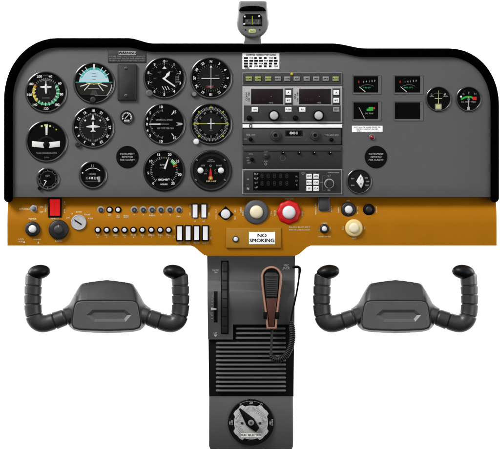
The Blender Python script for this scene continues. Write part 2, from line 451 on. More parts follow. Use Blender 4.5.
# attitude indicator
cx, cy, R = 94, 83, 20.9
t = thing('attitude_indicator', 'round artificial horizon with pale blue sky half and white converging lines', 'gauge', cx, cy)
bezel(cx, cy, R, t)
f = face_mb(cx, cy, R, PLASTD, .93)
f.flat([pt(cx, 82.2, 14.8, a) for a in range(-90, 91, 6)], DM, SKYB)
f.arc(cx, 82.2, 12.6, 14.8, -70, 70, DM + .06, SKYT)
for a in (-60, -45, -30, -20, -10, 10, 20, 30, 45, 60): f.tick(cx, 82.2, 13.0, 15 if abs(a) < 25 else 17.2, a, .7, DM + .12, WHITE if abs(a) >= 30 else GREEN)
f.flat([(cx - 1.1, 63.6), (cx + 1.1, 63.6), (cx + .5, 69.5), (cx - .5, 69.5)], DM + .14, WHITE)
for y, w in ((73.5, 3.5), (76.3, 4.6), (79.2, 3.5)): f.line((cx - w / 2, y), (cx + w / 2, y), .45, DM + .1, MGREY)
g = [(x, y) for x, y in circ(cx, cy, 17.6, 60) if 82.4 < y < 95.6]
g.sort(key=lambda p: math.atan2(p[1] - 84, p[0] - cx))
f.flat(g, DM, GROUNDB)
f.line((75.6, 82.2), (112.4, 82.2), .55, DM + .16, SKYT)
for q, w in (((80.3, 86.3), .9), ((84.2, 90.3), .8), ((107.5, 86.3), .9), ((103.4, 91), .8)):
    s_ = 1 if q[0] > cx else -1
    f.line((cx + s_ * 3.2, 83.0), q, w, DM + .14, WHITE)
f.line((88, 88.5), (99, 88.5), .6, DM + .15, OFFW); f.line((86, 82.9), (102, 82.9), .5, DM + .17, PALEY)
f.flat([(90.2, 95.2), (98, 95.2), (96, 90), (92.2, 90)], DM + .1, PLASTG)
f.arc(cx, cy, 17.4, 18.4, 95, 135, DM + .2, LGREY); f.line((95, 95.6), (108, 95.6), .45, DM + .2, MGREY)
f.flat([(x, y) for x, y in circ(cx, cy, 18.6, 72) if y > 95.9], DM + .05, PLASTD)
f.build('dial_face', t)
nd = MB((cx, cy, 0)); nd.bar((87, 84), (93, 84), .7, .85, 1.2, PALEY); nd.bar((95, 84), (101, 84), .7, .85, 1.2, PALEY); nd.bar((93.3, 84.3), (94.7, 84.3), 1, .85, 1.3, PALEY); nd.build('aircraft_symbol', t)
small_knob(cx, cy, 93, 99.7, 2.9, t, PLASTG, PLAST)

# turn coordinator
cx, cy, R = 46.6, 141.4, 21
t = thing('turn_coordinator', 'round black turn coordinator with broad white wings and inclinometer marks', 'gauge', cx, cy)
bezel(cx, cy, R, t)
f = face_mb(cx, cy, R)
f.arc(cx, 146, 8.0, 10, -70, 70, DM, DIAL2)
for x, m in ((41.8, PALEY), (50.2, PALEY)): f.flat(rrect(x - .9, 125.2, x + .9, 127, .2), DM, m)
f.flat(rrect(44.3, 124.2, 48, 126.2), DM, PALEY)
f.flat(circ(56.3, 129.5, .8, 12), DM, YELG); f.flat(circ(53.5, 127.3, .6, 12), DM, DIM)
f.text('2 MIN', cx, 157.5, 1.4, DM, DIM); f.text('TURN COORDINATOR', cx, 153.2, 1.4, DM, OFFW, bold=0.0)
f.build('dial_face', t)
nd = MB((cx, cy, 0))
nd.prism([(45.5, 126), (47.7, 126), (47.5, 135), (45.7, 135)], .7, 1.1, WHITE, .1)
nd.prism([(32, 141), (44, 142.3), (44, 147.9), (32, 146.6)], .7, 1.1, WHITE, .1); nd.prism([(60, 141), (49, 142.3), (49, 147.9), (60, 146.6)], .7, 1.1, WHITE, .1)
nd.build('aircraft_symbol', t)
nd = MB((cx, cy, 0)); nd.lathe(46.5, 144.8, [(3.4, .6), (3.3, 1.2), (2.2, 1.8)], PLASTD, 24); nd.build('slip_ball', t)

# heading indicator
cx, cy, R = 93.1, 127.4, 21.2
t = thing('heading_indicator', 'round directional gyro dial with white aeroplane silhouette at its centre', 'gauge', cx, cy)
bezel(cx, cy, R, t)
f = face_mb(cx, cy, R)
f.flat(circ(cx, cy, 13.2, 48), DF + .08, DIAL2)
for i in range(72): f.tick(cx, cy, 12.8 if i % 2 else 12.2, 14.3, i * 5, .38, DM, DIM if i % 2 else OFFW)
for i, s in enumerate(('15', '18', '21', '24', '27', '30', '33', 'N', '3', '6', '9', '12')):
    a = (i - 1) * 30; x, y = pt(cx, cy, 16.6, a); f.text(s, x, y, 2.5, DM, WHITE, rot=a, bold=.02)
f.flat([(93, 113.5), (94.6, 119.5), (91.4, 119.5)], DM + .1, WHITE)
for x in (85.2, 100.3): f.flat(circ(x, 120.4, .9, 12), DM + .1, WHITE)
f.line((93, 133), (93, 141), .3, DM, OFFW); f.line((79, 127.3), (84, 127.3), .3, DM, DIM); f.line((102, 127.3), (107, 127.3), .3, DM, DIM)
f.build('dial_face', t)
nd = MB((cx, cy, 0))
nd.prism([(93.1, 120.7), (93.8, 122.5), (94, 125), (99.8, 126.3), (99.8, 127.3), (94.1, 127.8), (93.8, 130), (95.6, 131.3), (95.6, 132), (93.1, 131.6), (90.6, 132), (90.6, 131.3), (92.4, 130), (92.1, 127.8), (86.4, 127.3), (86.4, 126.3), (92.2, 125), (92.4, 122.5)], .7, 1.1, WHITE, .12)
nd.build('aircraft_symbol', t)
small_knob(cx, cy, 77.8, 144.2, 2.9, t, PLASTG, PLAST)

# altimeter
cx, cy, R = 164.3, 78, 21.2
t = thing('altimeter', 'round altimeter with two white hands and a small pressure window', 'gauge', cx, cy)
bezel(cx, cy, R, t)
f = face_mb(cx, cy, R)
for i in range(50): f.tick(cx, cy, 12.6 if i % 5 == 0 else 14.2, 15, i * 7.2, .42 if i % 5 else .6, DM, OFFW if i % 5 == 0 else DIM)
for i in range(10):
    x, y = pt(cx, cy, 16.6, i * 36); f.text(str(i), x, y, 2.7, DM, WHITE, bold=.02)
f.text('ALT', 159.5, 72.3, 1.5, DM, DIM); f.text('100 FEET', cx + 1, 61.2, 1.0, DM, OFFW); f.text('1000 FEET', 170.5, 71.3, 0.9, DM, DIM)
f.text('FEET', 155, 78.5, 1.1, DM, DIM)
f.flat([(162.3, 68.6), (166.5, 68.6), (164.4, 66.2)], DM, WHITE)
f.flat(rrect(174.8, 75.5, 179.6, 83.3, .3), DM, INK)
for i, s in enumerate(('29.8', '29.9', '30.0')): f.text(s, 177.2, 77.2 + i * 2.3, 1.5, DM + .1, OFFW, bold=.01)
for i in range(5): f.line((162.2 + i * 1.3, 86.3), (164.2 + i * 1.3, 89.8), .55, DM, WHITE if i % 2 == 0 else DIAL)
f.build('dial_face', t)
nd = MB((cx, cy, 0)); nd.prism([(163.4, 78.2), (166.0, 75.4), (166.4, 73.8), (170.2, 71.2), (169.3, 75.6), (167.6, 76.6), (165.2, 79.0)], .65, .95, WHITE, .1); nd.build('hour_hand', t)
nd = MB((cx, cy, 0)); nd.bar((162.8, 78), (175.2, 86.6), 1.6, 1.05, 1.45, WHITE, 1.4); nd.build('minute_hand', t)
small_knob(cx, cy, 149.3, 93.2, 3.4, t, GRAYB, GRAY)

# two VOR heads
cx, cy, R = 211, 78, 21.2
t = thing('course_deviation_indicator', 'round course indicator with thin white crosshair and tiny red flag, above the yellow-lined one', 'gauge', cx, cy)
bezel(cx, cy, R, t)
f = face_mb(cx, cy, R)
f.flat(circ(cx, cy, 12.2, 48), DF + .08, DIAL2)
for i in range(36): f.tick(cx, cy, 12.3, 13.8, i * 10, .4, DM, OFFW if i % 3 == 0 else DIM)
for i, s in enumerate(('N', '3', '6', '9', '12', '15', '18', '21', '24', '27', '30', '33')):
    x, y = pt(cx, cy, 16.4, i * 30); f.text(s, x, y, 2.5, DM, WHITE, rot=i * 30, bold=.02)
f.flat([(209.8, 67.5), (212.2, 67.5), (211, 65)], DM, WHITE); f.text('NAV', 217, 75.5, 1.2, DM, DIM)
f.flat(rrect(206.5, 85.5, 213.5, 87.7), DM, DKRED); f.text('OFF', 210, 86.6, 1.2, DM + .1, OFFW)
for x in (203, 205, 207, 215, 217, 219): f.flat(circ(x, 78.4, .35, 8), DM, DIM)
f.build('dial_face', t)
nd = MB((cx, cy, 0)); nd.bar((211, 67), (211, 89), .5, .8, 1.0, WHITE, bev=.05); nd.build('localizer_needle', t)
nd = MB((cx, cy, 0)); nd.bar((201.5, 78.4), (219.5, 78.4), .6, 1.05, 1.3, WHITE, bev=.05); nd.build('glideslope_needle', t)
small_knob(cx, cy, 194.2, 94, 3.4, t, PLASTG, MGREY)

cx, cy, R = 211, 124, 21.2
t = thing('course_deviation_indicator', 'round course indicator with yellow horizontal line and white corner knob', 'gauge', cx, cy)
bezel(cx, cy, R, t)
f = face_mb(cx, cy, R)
f.flat(circ(cx, cy, 10.6, 48), DF + .08, DIAL2)
for i in range(72): f.tick(cx, cy, 14.4 if i % 2 else 13.8, 17.2, i * 5, .7, DM, OFFW if i % 2 else DIM)
for a in (0, 45, 90, 135, 225, 270, 315):
    x, y = pt(cx, cy, 17, a); f.flat([pt(x, y, 1.5, a), pt(x, y, 1.5, a + 130), pt(x, y, 1.5, a + 230)], DM + .1, YELG)
for i, s in enumerate(('N', '3', '6', 'E', '12', '15', 'S', '21', '24', 'W', '30', '33')):
    if i in (3, 9): continue
    x, y = pt(cx, cy, 12.3, i * 30); f.text(s, x, y, 1.9, DM, OFFW, rot=i * 30)
f.line((195, 123.6), (227.5, 123.6), .7, DM + .1, YELG); f.flat([(197.5, 122.4), (199.8, 123.6), (197.5, 124.8)], DM + .15, YEL)
f.text('ADF', 211, 130.5, 1.3, DM, DIM)
f.build('dial_face', t)
nd = MB((cx, cy, 0)); nd.bar((211, 118.5), (211, 129.2), .9, .8, 1.2, WHITE); nd.bar((207.3, 123.5), (214.8, 123.5), .9, .8, 1.15, WHITE); nd.build('aircraft_symbol', t)
small_knob(cx, cy, 196.3, 141.6, 2.9, t, PEARL, None)

# vertical speed
cx, cy, R = 164.3, 124, 21.1
t = thing('vertical_speed_indicator', 'round vertical speed dial with one horizontal white hand pointing to zero', 'gauge', cx, cy)
bezel(cx, cy, R, t)
f = face_mb(cx, cy, R)
for i in range(-16, 17): f.tick(cx, cy, 12.2 if i % 4 == 0 else 13.2, 14.6, 270 + i * 5.2, .5, DM, OFFW if i % 4 == 0 else DIM)
for s, x, y in (('0', 78, 228), ('5', 105, 130), ('4', 80, 182), ('4', 83, 285), ('5', 105, 325), ('10', 198, 78), ('15', 316, 122), ('10', 198, 378), ('15', 316, 346)):
    f.text(s, 138 + x / 8.67, 98 + y / 8.67, 2.7, DM, WHITE, bold=.02)
for a in (38, 142): f.tick(cx, cy, 12, 15, a, .8, DM, WHITE)
f.text('VERTICAL SPEED', cx, 119.9, 1.6, DM, OFFW, bold=.005); f.text('100 FEET PER MIN', 165.2, 128.3, 1.5, DM, OFFW, bold=.01)
f.flat([(176, 122.3), (181.5, 122.9), (183, 123.9), (181.5, 125), (176, 125.7), (178.6, 124)], DM, LGREY)
f.build('dial_face', t)
nd = MB((cx, cy, 0)); nd.bar((160.5, 124.2), (149.2, 124.2), 1.4, .8, 1.25, WHITE, 1.0); nd.bar((169, 124.2), (160.5, 124.2), 1.2, .8, 1.2, DIM); nd.build('needle', t)

# tachometer
cx, cy, R = 164, 170.6, 21
t = thing('tachometer', 'round engine speed dial with short green arc at upper right of the scale', 'gauge', cx, cy)
bezel(cx, cy, R, t, BEZELM, .885, False)
f = face_mb(cx, cy, R)
for i in range(36):
    a = -140 + i * 8
    f.tick(cx, cy, 11.6 if i % 5 == 0 else 12.2, 13.8 if i % 5 else 14.5, a, .5 if i % 5 else .8, DM, OFFW)
f.arc(cx, cy, 10.6, 14.2, 38, 62, DM + .08, GREEN2)
for a in range(38, 62, 6): f.tick(cx, cy, 11.4, 14.4, a, .5, DM + .12, WHITE)
f.tick(cx, cy, 10, 14, 64, .7, DM + .1, RED); f.tick(cx, cy, 10, 14, 68, .6, DM + .1, ORANGE)
for s, x, y in (('0', 133, 343), ('5', 88, 253), ('10', 110, 150), ('15', 178, 92), ('20', 275, 92), ('25', 343, 150), ('30', 362, 265), ('35', 303, 343)):
    f.text(s, 138 + x / 8.67, 144 + y / 8.67, 2.5, DM, WHITE, bold=.02)
f.text('RPM', 162.5, 165, 1.8, DM, OFFW); f.text('HUNDREDS', 163, 168, 0.9, DM, DIM)
f.flat(rrect(158.2, 178.4, 170.2, 181, .2), DM, INK)
f.text('00248', 163, 179.7, 1.9, DM + .1, WHITE, wide=1.4, bold=.02); f.text('5', 169, 179.2, 1.9, DM + .1, WHITE)
f.text('HOURS', 164, 184.4, 1.5, DM, WHITE, bold=.02)
f.build('dial_face', t)
nd = MB((cx, cy, 0)); nd.bar((164.6, 169), (168, 159.5), 2.0, .8, 1.3, WHITE, 1.0); nd.build('needle', t)

# fuel/test annunciator with screws
cx, cy, R = 211.1, 170.6, 21
t = thing('test_indicator', 'round black unit with two white buttons, red pointer and four corner screws', 'gauge', cx, cy)
bezel(cx, cy, R, t, BEZELM, .84, False)
f = face_mb(cx, cy, R, DIAL2)
f.flat(circ(211.4, 170.6, 14.5, 48), DF + .1, PLASTD)
f.text('LOW\nVACUUM', 210.9, 160.6, 1.3, DM + .1, OFFW, bold=.005); f.text('LEFT', 203, 165.6, 1.4, DM + .1, OFFW, bold=.01); f.text('RIGHT', 219, 165.6, 1.4, DM + .1, OFFW, bold=.01)
f.text('ON', 205.3, 173.7, 1.3, DM + .1, OFFW); f.text('OFF', 216, 173.3, 1.3, DM + .1, DIM); f.text('FUEL PUMP', 211.2, 181.3, 1.4, DM + .1, CREAMT)
f.arc(210.6, 165.8, .7, 1.1, 0, 360, DM + .1, OFFW); f.arc(206.4, 170.5, .6, 1.0, 0, 360, DM + .1, DIM); f.arc(215.3, 170.5, .6, 1.0, 0, 360, DM + .1, DIM)
f.build('dial_face', t)
for x in (200.5, 221.0):
    b = MB((cx, cy, 0)); b.lathe(x, 170.5, [(3.0, .5), (2.9, 1.5), (2.2, 2.2), (1.0, 2.5)], PEARL, 28); b.build('push_button', t)
nd = MB((cx, cy, 0)); nd.prism([(209.4, 177.5), (209.6, 171.5), (210.7, 167.8), (211.6, 171.5), (212, 177.5)], .7, 1.4, REDP, .2); nd.build('pointer', t)
b = MB((cx, cy, 0)); b.lathe(210.7, 178.2, [(2.3, .6), (2.2, 1.6), (1.5, 2.2)], ORANGE, 24); b.flat(circ(210.7, 178.2, 1.0, 16), 2.3, PALEY); b.build('pointer_hub', t)
for x, y in ((196.8, 160), (224.7, 160), (196, 180), (224.9, 180)):
    b = MB((cx, cy, 0)); b.lathe(x, y, [(1.3, .5), (1.2, 1.4), (.8, 1.7)], PLASTG, 16); b.line((x - .8, y - .5), (x + .8, y + .5), .4, 1.75, LGREY); b.build('screw', t)

# small gauges
cx, cy, R = 47.9, 179, 11.6
t = thing('clock', 'smallest dial at lower left with one short white hand and corner knob', 'gauge', cx, cy)
bezel(cx, cy, R, t, BEZEL, .80)
f = face_mb(cx, cy, R, DIAL, .86)
f.arc(cx, cy, 7.6, 7.9, 0, 360, DM, DIM); f.arc(cx, cy, 9.4, 9.6, 0, 360, DM, DIM)
for i in range(12): f.tick(cx, cy, 7.6, 9.4, i * 30, .5, DM, OFFW if i % 3 == 0 else DIM)
f.text('EGT', 47.7, 176, 1.6, DM, OFFW); f.build('dial_face', t)
nd = MB((cx, cy, 0)); nd.bar((46.4, 181), (43.8, 185.8), .9, .8, 1.1, WHITE, .6); nd.bar((44, 180.4), (46.4, 181), .7, .8, 1.1, WHITE, .7); nd.build('needle', t)
small_knob(cx, cy, 39.5, 188.2, 1.8, t, PLASTD)

cx, cy, R = 92.8, 175, 14.2
t = thing('hour_meter', 'small black dial with white arc and row of hour digits', 'gauge', cx, cy)
bezel(cx, cy, R, t, BEZEL, .84)
f = face_mb(cx, cy, R)
f.arc(cx, 179, 10.6, 11.2, -42, 42, DM, WHITE); f.line((91.6, 164.4), (91.6, 167), .45, DM, OFFW); f.line((93.3, 164.4), (93.3, 167), .45, DM, OFFW)
f.flat(circ(82.6, 172.8, .8, 12), DM, WHITE); f.text('HOURS', 92.4, 174.2, 1.5, DM, OFFW)
f.flat(rrect(85, 176.3, 100.4, 180.2, .3), DM, INK)
for i, s in enumerate('14822'): f.text(s, 87 + i * 2.6, 178.2, 2.3, DM + .12, WHITE, bold=.02)
f.flat(rrect(97.8, 176.5, 100.2, 182, .3), DM + .08, OFFW); f.line((85, 181.4), (97, 181.4), .3, DM, DIM)
f.build('dial_face', t)

cx, cy, R = 126.8, 117, 6.8
t = thing('suction_gauge', 'tiny round gauge with white face between the large dials', 'gauge', cx, cy)
bezel(cx, cy, R, t, BEZELM, .78, False)
f = face_mb(cx, cy, R, DIAL, .84)
f.arc(cx, cy, 3.6, 5.0, -125, 125, DM, WHITE)
for a in range(-120, 121, 24): f.tick(cx, cy, 3.4, 4.6, a, .5, DM + .1, DIAL)
f.flat(rrect(124.2, 119.7, 129.4, 121.4, .3), DM + .05, WHITE); f.text('VAC', 126.8, 120.5, 1.0, DM + .1, INK)
f.build('dial_face', t)
nd = MB((cx, cy, 0)); nd.bar((125, 118.7), (129.3, 114), .8, .8, 1.1, WHITE, .5); nd.build('needle', t)

for cx, cy, lab in ((127.4, 157, 'round black blanking plate with three lines of white lettering among the left flight dials'), (376, 157, 'round black blanking plate with three lines of white lettering below the small red lamp')):
    t = thing('blanking_plate', lab, 'placard', cx, cy, group='round blanking plates')
    b = MB((cx, cy, 0)); b.lathe(cx, cy, [(11.3, -.3), (11.2, .5), (10.8, .8)], PLASTD, 64); b.build('plate', t)
    b = MB((cx, cy, 0))
    for i, s in enumerate(('INSTRUMENT', 'REMOVED', 'FOR CLARITY')): b.text(s, cx, cy - 3 + i * 3, 1.7, .95, LGREY, bold=.01)
    b.build('lettering', t)

# right hand small gauges
cx, cy, R = 438.5, 99, 12.8
t = thing('ammeter', 'small round dial with pale yellow upright pointer on cream base', 'gauge', cx, cy)
bezel(cx, cy, R, t, BEZEL, .88)
f = face_mb(cx, cy, R, DIAL, .92)
f.arc(cx, 103, 10, 10.3, -42, 42, DM, DIM); f.text('L', 431.5, 94.5, 2.6, DM, OFFW); f.text('R', 445.3, 94.5, 2.6, DM, OFFW); f.line((429.6, 96.3), (434, 96.3), .4, DM, OFFW); f.line((443.4, 96.3), (448, 96.3), .4, DM, OFFW)
f.text('AMPS', 438.5, 93.5, 1.1, DM, DIM)
f.flat(rrect(434.9, 103.7, 441.7, 109.6, .8), DM, MGREY); f.flat(rrect(435.9, 104.5, 440.7, 108.6, .5), DM + .08, PALEY)
f.build('dial_face', t)
nd = MB((cx, cy, 0)); nd.bar((438.4, 104), (438.4, 90.5), .8, .8, 1.1, PALEY, .3); nd.bar((434.8, 98.6), (442, 98.6), .6, .8, 1.05, PALEY); nd.build('needle', t)
cx, cy, R = 468.7, 99, 12.8
t = thing('oil_gauge', 'small round dial with green band, red end mark and upright white pointer', 'gauge', cx, cy)
bezel(cx, cy, R, t, BEZEL, .88)
f = face_mb(cx, cy, R, DIAL, .92)
f.arc(cx - .4, 107.5, 9.8, 11.6, -42, 32, DM, GREEN2); f.flat(rrect(472.5, 96.7, 476.6, 100, .4), DM + .05, RED)
f.flat(circ(461, 96.6, 1.0, 12), DM + .1, WHITE)
for s, x in (('C', 463.5), ('H', 475.3), ('F', 468.8)): f.text(s, x, 94 if s != 'F' else 93, 2.0, DM, OFFW)
f.text('OIL TEMP PRESS', 468.5, 102, 1.5, DM, OFFW, bold=0)
f.build('dial_face', t)
nd = MB((cx, cy, 0)); nd.bar((468.5, 109), (468.5, 97), 1.4, .8, 1.15, LGREY, .7); nd.flat(circ(468.5, 99.2, 1.3, 16), 1.25, BLUEG); nd.prism(rrect(467, 107, 470, 110, .3), .7, 1.3, LGREY, .2); nd.build('needle', t)

cx, cy, R = 359.1, 181.5, 12.7
t = thing('vent_selector', 'round black selector with white diamond centre beside the radio stack', 'gauge', cx, cy)
bezel(cx, cy, R, t, BEZEL, .88)
f = face_mb(cx, cy, R, DIAL2, .92)
for s, x, y in (('BRT', 352.8, 178.6), ('DIM', 352.6, 185.4), ('ON', 366.2, 178.0), ('OFF', 367.6, 181.6), ('TEST', 366.8, 185.4)): f.text(s, x, y, 1.3, DM, LGREY)
f.build('dial_face', t)
b = MB((cx, cy, 0)); b.prism([(360.8, 174.2), (362.9, 177.4), (363.9, 181.5), (362.9, 185.3), (361.2, 188.4), (358.2, 184.5), (356.2, 181.6), (358.0, 178.2)], .5, 2.6, PEARL, 1.0)
b.text('T', 360.5, 178.5, 1.8, 2.75, DIM); b.text('R', 361, 184, 1.8, 2.75, DIM); b.build('knob', t)

# square engine gauges
def square_gauge(x0, y0, x1, y1, kind, lab):
    cx, cy = (x0 + x1) / 2, (y0 + y1) / 2
    t = thing('engine_gauge', lab, 'gauge', cx, cy, group='square engine gauges')
    b = MB((cx, cy, 0))
    o_ = rrect(x0, y0, x1 + 1, y1 + .6); i_ = rrect(x0 + 1.0, y0 + 1.3, x1 - 2.2, y1 - 1.0)
    b.loft([rrect(x0 - .15, y0 - .15, x1 + 1.15, y1 + .75), o_, i_], [-.2, 0.8, .3], GRAY, False, False)
    b.build('frame', t, 20)
    b = MB((cx, cy, 0)); b.flat(rrect(x0 + .7, y0 + .9, x1 - 1.9, y1 - .7), .35, DISPB)
    if kind == 'blank':
        b.build('dial_face', t); return
    if kind == 'temp':
        b.flat(rrect(x0 + 14, y0 + 7.5, x0 + 20.5, y0 + 9.5), .5, GREEN2); b.flat(rrect(x0 + 16, y0 + 5.8, x0 + 20.5, y0 + 7.5), .5, GREEN2)
        b.flat(rrect(x0 + 20.8, y0 + 6, x0 + 22.4, y0 + 8), .5, RED); b.text('OIL TEMP', x0 + 16.5, y0 + 12.3, 1.4, .5, OFFW)
    else:
        b.text('E', x0 + 6.2, y0 + 7, 2.2, .5, RED)
        for i, (s, dy) in enumerate((('1', .3), ('4', 0), ('1', -.2), ('2', -.6), ('F', -.6))):
            b.text(s, x0 + 11 + i * 2.8, y0 + 6.6 + dy, 1.9, .5, LGREY)
        b.arc(x0 + 15, y0 + 22, 12.2, 12.6, -35, 30, .5, DIM); b.text('FUEL QTY', x0 + 14.5, y0 + 12.6, 1.3, .5, GREEN)
    b.build('dial_face', t)
    n_ = MB((cx, cy, 0))
    if kind == 'temp': n_.bar((x0 + 12, y1 - 1.4), (x0 + 6.3, y0 + 6), .8, .7, .95, LGREY, .5)
    else: n_.bar((x0 + 12.6, y1 - 1.6), (x0 + 6.6, y0 + 11.8), .8, .7, .95, WHITE, .5)
    n_.build('needle', t)
square_gauge(352.6, 75, 380, 93.4, 'fuel', 'square fuel gauge in the left column above the gauge with a green mark')
square_gauge(394, 75, 422, 93.4, 'fuel', 'square fuel gauge directly above the blank black square')
square_gauge(352.6, 101.2, 380, 120, 'temp', 'square temperature gauge with bright green and red mark and white needle')
square_gauge(394, 101.2, 422, 120, 'blank', 'empty black square gauge opening with no needle')

t = thing('placard', 'small white placard with fine black print just above red lamp', 'placard', 367, 129)
b = MB((367, 129, 0)); b.prism(rrect(352, 125.8, 382.6, 132.2, .4), -.2, .5, LABELW, .1); b.build('plate', t)
b = MB((367, 129, 0))
for i, s in enumerate(('WHITE AREA OF GAUGES SHOWS THE', 'CAUTION RANGE AT ALL FUEL', 'LEVELS')): b.text(s, 367 if i < 2 else 359, 127.2 + i * 1.9, 1.08, .6, INK, bold=.02)
b.build('lettering', t)
t = thing('warning_lamp', 'tiny domed red lamp between white placard and black disc', 'lamp', 372, 137.2)
b = MB((372, 137.2, 0)); b.lathe(372, 137.2, [(3.1, -.2), (3.0, .7), (2.5, .9)], STEEL, 32); b.build('bezel', t)
b = MB((372, 137.2, 0)); b.lathe(372, 137.2, [(2.5, .8), (2.3, 1.8), (1.6, 2.6), (.7, 3.0)], DKRED, 28); b.build('lens', t)

# placard + cover plate left
t = thing('warning_placard', 'dark rectangular placard headed WARNING in white above black cover', 'placard', 127, 56)
b = MB((127, 56, 0)); b.prism(rrect(108, 49.8, 146.2, 62.6), -.2, .9, PLASTG, .5); b.build('plate', t)
b = MB((127, 56, 0)); b.flat(rrect(118.6, 51, 136.2, 54.9), 1.0, LGREY); b.text('WARNING', 127.3, 53, 2.5, 1.1, INK, bold=.03)
for i, s in enumerate(('ASSURE THAT ALL CONTAMINANTS', 'INCLUDING WATER ARE REMOVED', 'FROM FUEL SYSTEM BEFORE FLIGHT')): b.text(s, 127, 56.4 + i * 2.1, 1.35, 1.05, OFFW, bold=.0, wide=1.15)
b.build('lettering', t)
t = thing('cover_plate', 'tall black rectangular cover plate held by two screws', 'cover', 127.3, 82)
b = MB((127.3, 82, 0)); b.prism(rrect(117.6, 64.3, 136.6, 100.6, 1.0), -.2, 3.2, PLAST, .9); b.build('plate', t)
for y in (68.4, 95.8):
    b = MB((127.3, 82, 0)); b.lathe(126, y, [(1.7, 3.1), (1.6, 3.7), (1.1, 4.0)], PLASTG, 20); b.arc(126, y, 1.1, 1.5, -90, 60, 4.0, OFFW); b.build('screw', t)

# ------------------------------------------------------------------ radio stack
t = thing('correction_placard', 'white card with black table of figures above the radio stack', 'placard', 261, 61)
b = MB((261, 61, 0)); b.prism(rrect(242.4, 52.9, 279.4, 69.2), -.2, .4, LABELW, .1); b.build('card', t)
b = MB((261, 61, 0)); b.text('COMPASS CORRECTION CARD', 260.8, 54.9, 1.5, .5, INK, bold=.03)
for r in range(4):
    b.flat(rrect(244, 57.0 + r * 2.75, 248.0, 59.0 + r * 2.75), .5, INK)
    for c in range(6):
        w_ = (2.6, 3.2, 3.9)[(r * 5 + c * 3) % 3]
        if (r + c) % 4: b.flat(rrect(249.3 + c * 4.9, 57.0 + r * 2.75, 249.3 + c * 4.9 + w_, 59.0 + r * 2.75), .5, INK)
        else: b.text('FOR', 251.4 + c * 4.9, 58.0 + r * 2.75, 1.5, .5, INK, bold=.03)
b.text('STEER', 247, 68.1, 1.2, .5, INK, bold=.03)
b.build('print', t)

def faceplate(t, ox, oy, x0, y0, x1, y1, m, trim, d1=1.4, tw=1.0):
    b = MB((ox, oy, 0)); b.prism(rrect(x0, y0, x1, y1, .5), -.2, d1, trim, .3); b.prism(rrect(x0 + tw, y0 + tw, x1 - tw, y1 - tw, .3), d1 - .1, d1 + .25, m, .1)
    b.build('faceplate', t); return d1 + .25
def button(t, ox, oy, x, y, w, h, d, m, s=None, th=1.0):
    b = MB((ox, oy, 0)); b.prism(rrect(x - w / 2, y - h / 2, x + w / 2, y + h / 2, .4), d - .1, d + th, m, .3)
    if s: b.text(s, x, y, h * .34, d + th + .08, INK, bold=.02)
    b.build('button', t)
def radio_knob(t, ox, oy, x, y, R1, r2, d, m1, m2, name='tuning_knob', h=5.0):
    b = MB((ox, oy, 0)); b.lathe(x, y, [(R1, d - .1), (R1 * .97, d + h * .5), (R1 * .9, d + h * .6), (r2 * 1.05, d + h * .6)], m1, 48, True, .02, 24)
    b.lathe(x, y, [(r2, d + h * .55), (r2 * .98, d + h * .78), (r2 * .86, d + h * .92), (r2 * .62, d + h), (r2 * .3, d + h * 1.05)], m2, 40); b.build(name, t)

# audio panel
ox, oy = 292, 79
t = thing('audio_panel', 'slim radio panel with a single row of ten grey and yellowish buttons', 'radio', ox, oy)
d = faceplate(t, ox, oy, 242.4, 72.3, 342, 85.2, RADIO, MGREY, 1.2, .7)
for i, (x, s) in enumerate(zip((248.8, 258, 268.2, 278, 287.2, 296.7, 306.7, 316.2, 325.7, 335.6), ('COM1', 'COM2', 'BOTH', 'NAV1', 'NAV2', 'ADF', 'DME', 'MKR', 'SPKR', 'AUTO'))):
    button(t, ox, oy, x, 78.7, 6.2, 4.4, d, BTNY if i in (0, 1, 2, 9) else BTNG, s)
b = MB((ox, oy, 0)); b.text('TRANSMIT', 251, 74.3, 1.2, d + .1, DIM); b.text('PHONE RECEIVE', 265, 74.3, 1.2, d + .1, DIM); b.line((255, 82.6), (339, 82.6), .3, d + .1, DIM); b.build('lettering', t)
b = MB((ox, oy, 0)); b.lathe(291.8, 74, [(1.5, d - .1), (1.4, d + .8), (.8, d + 1.3)], YEL, 20); b.build('indicator_lamp', t)

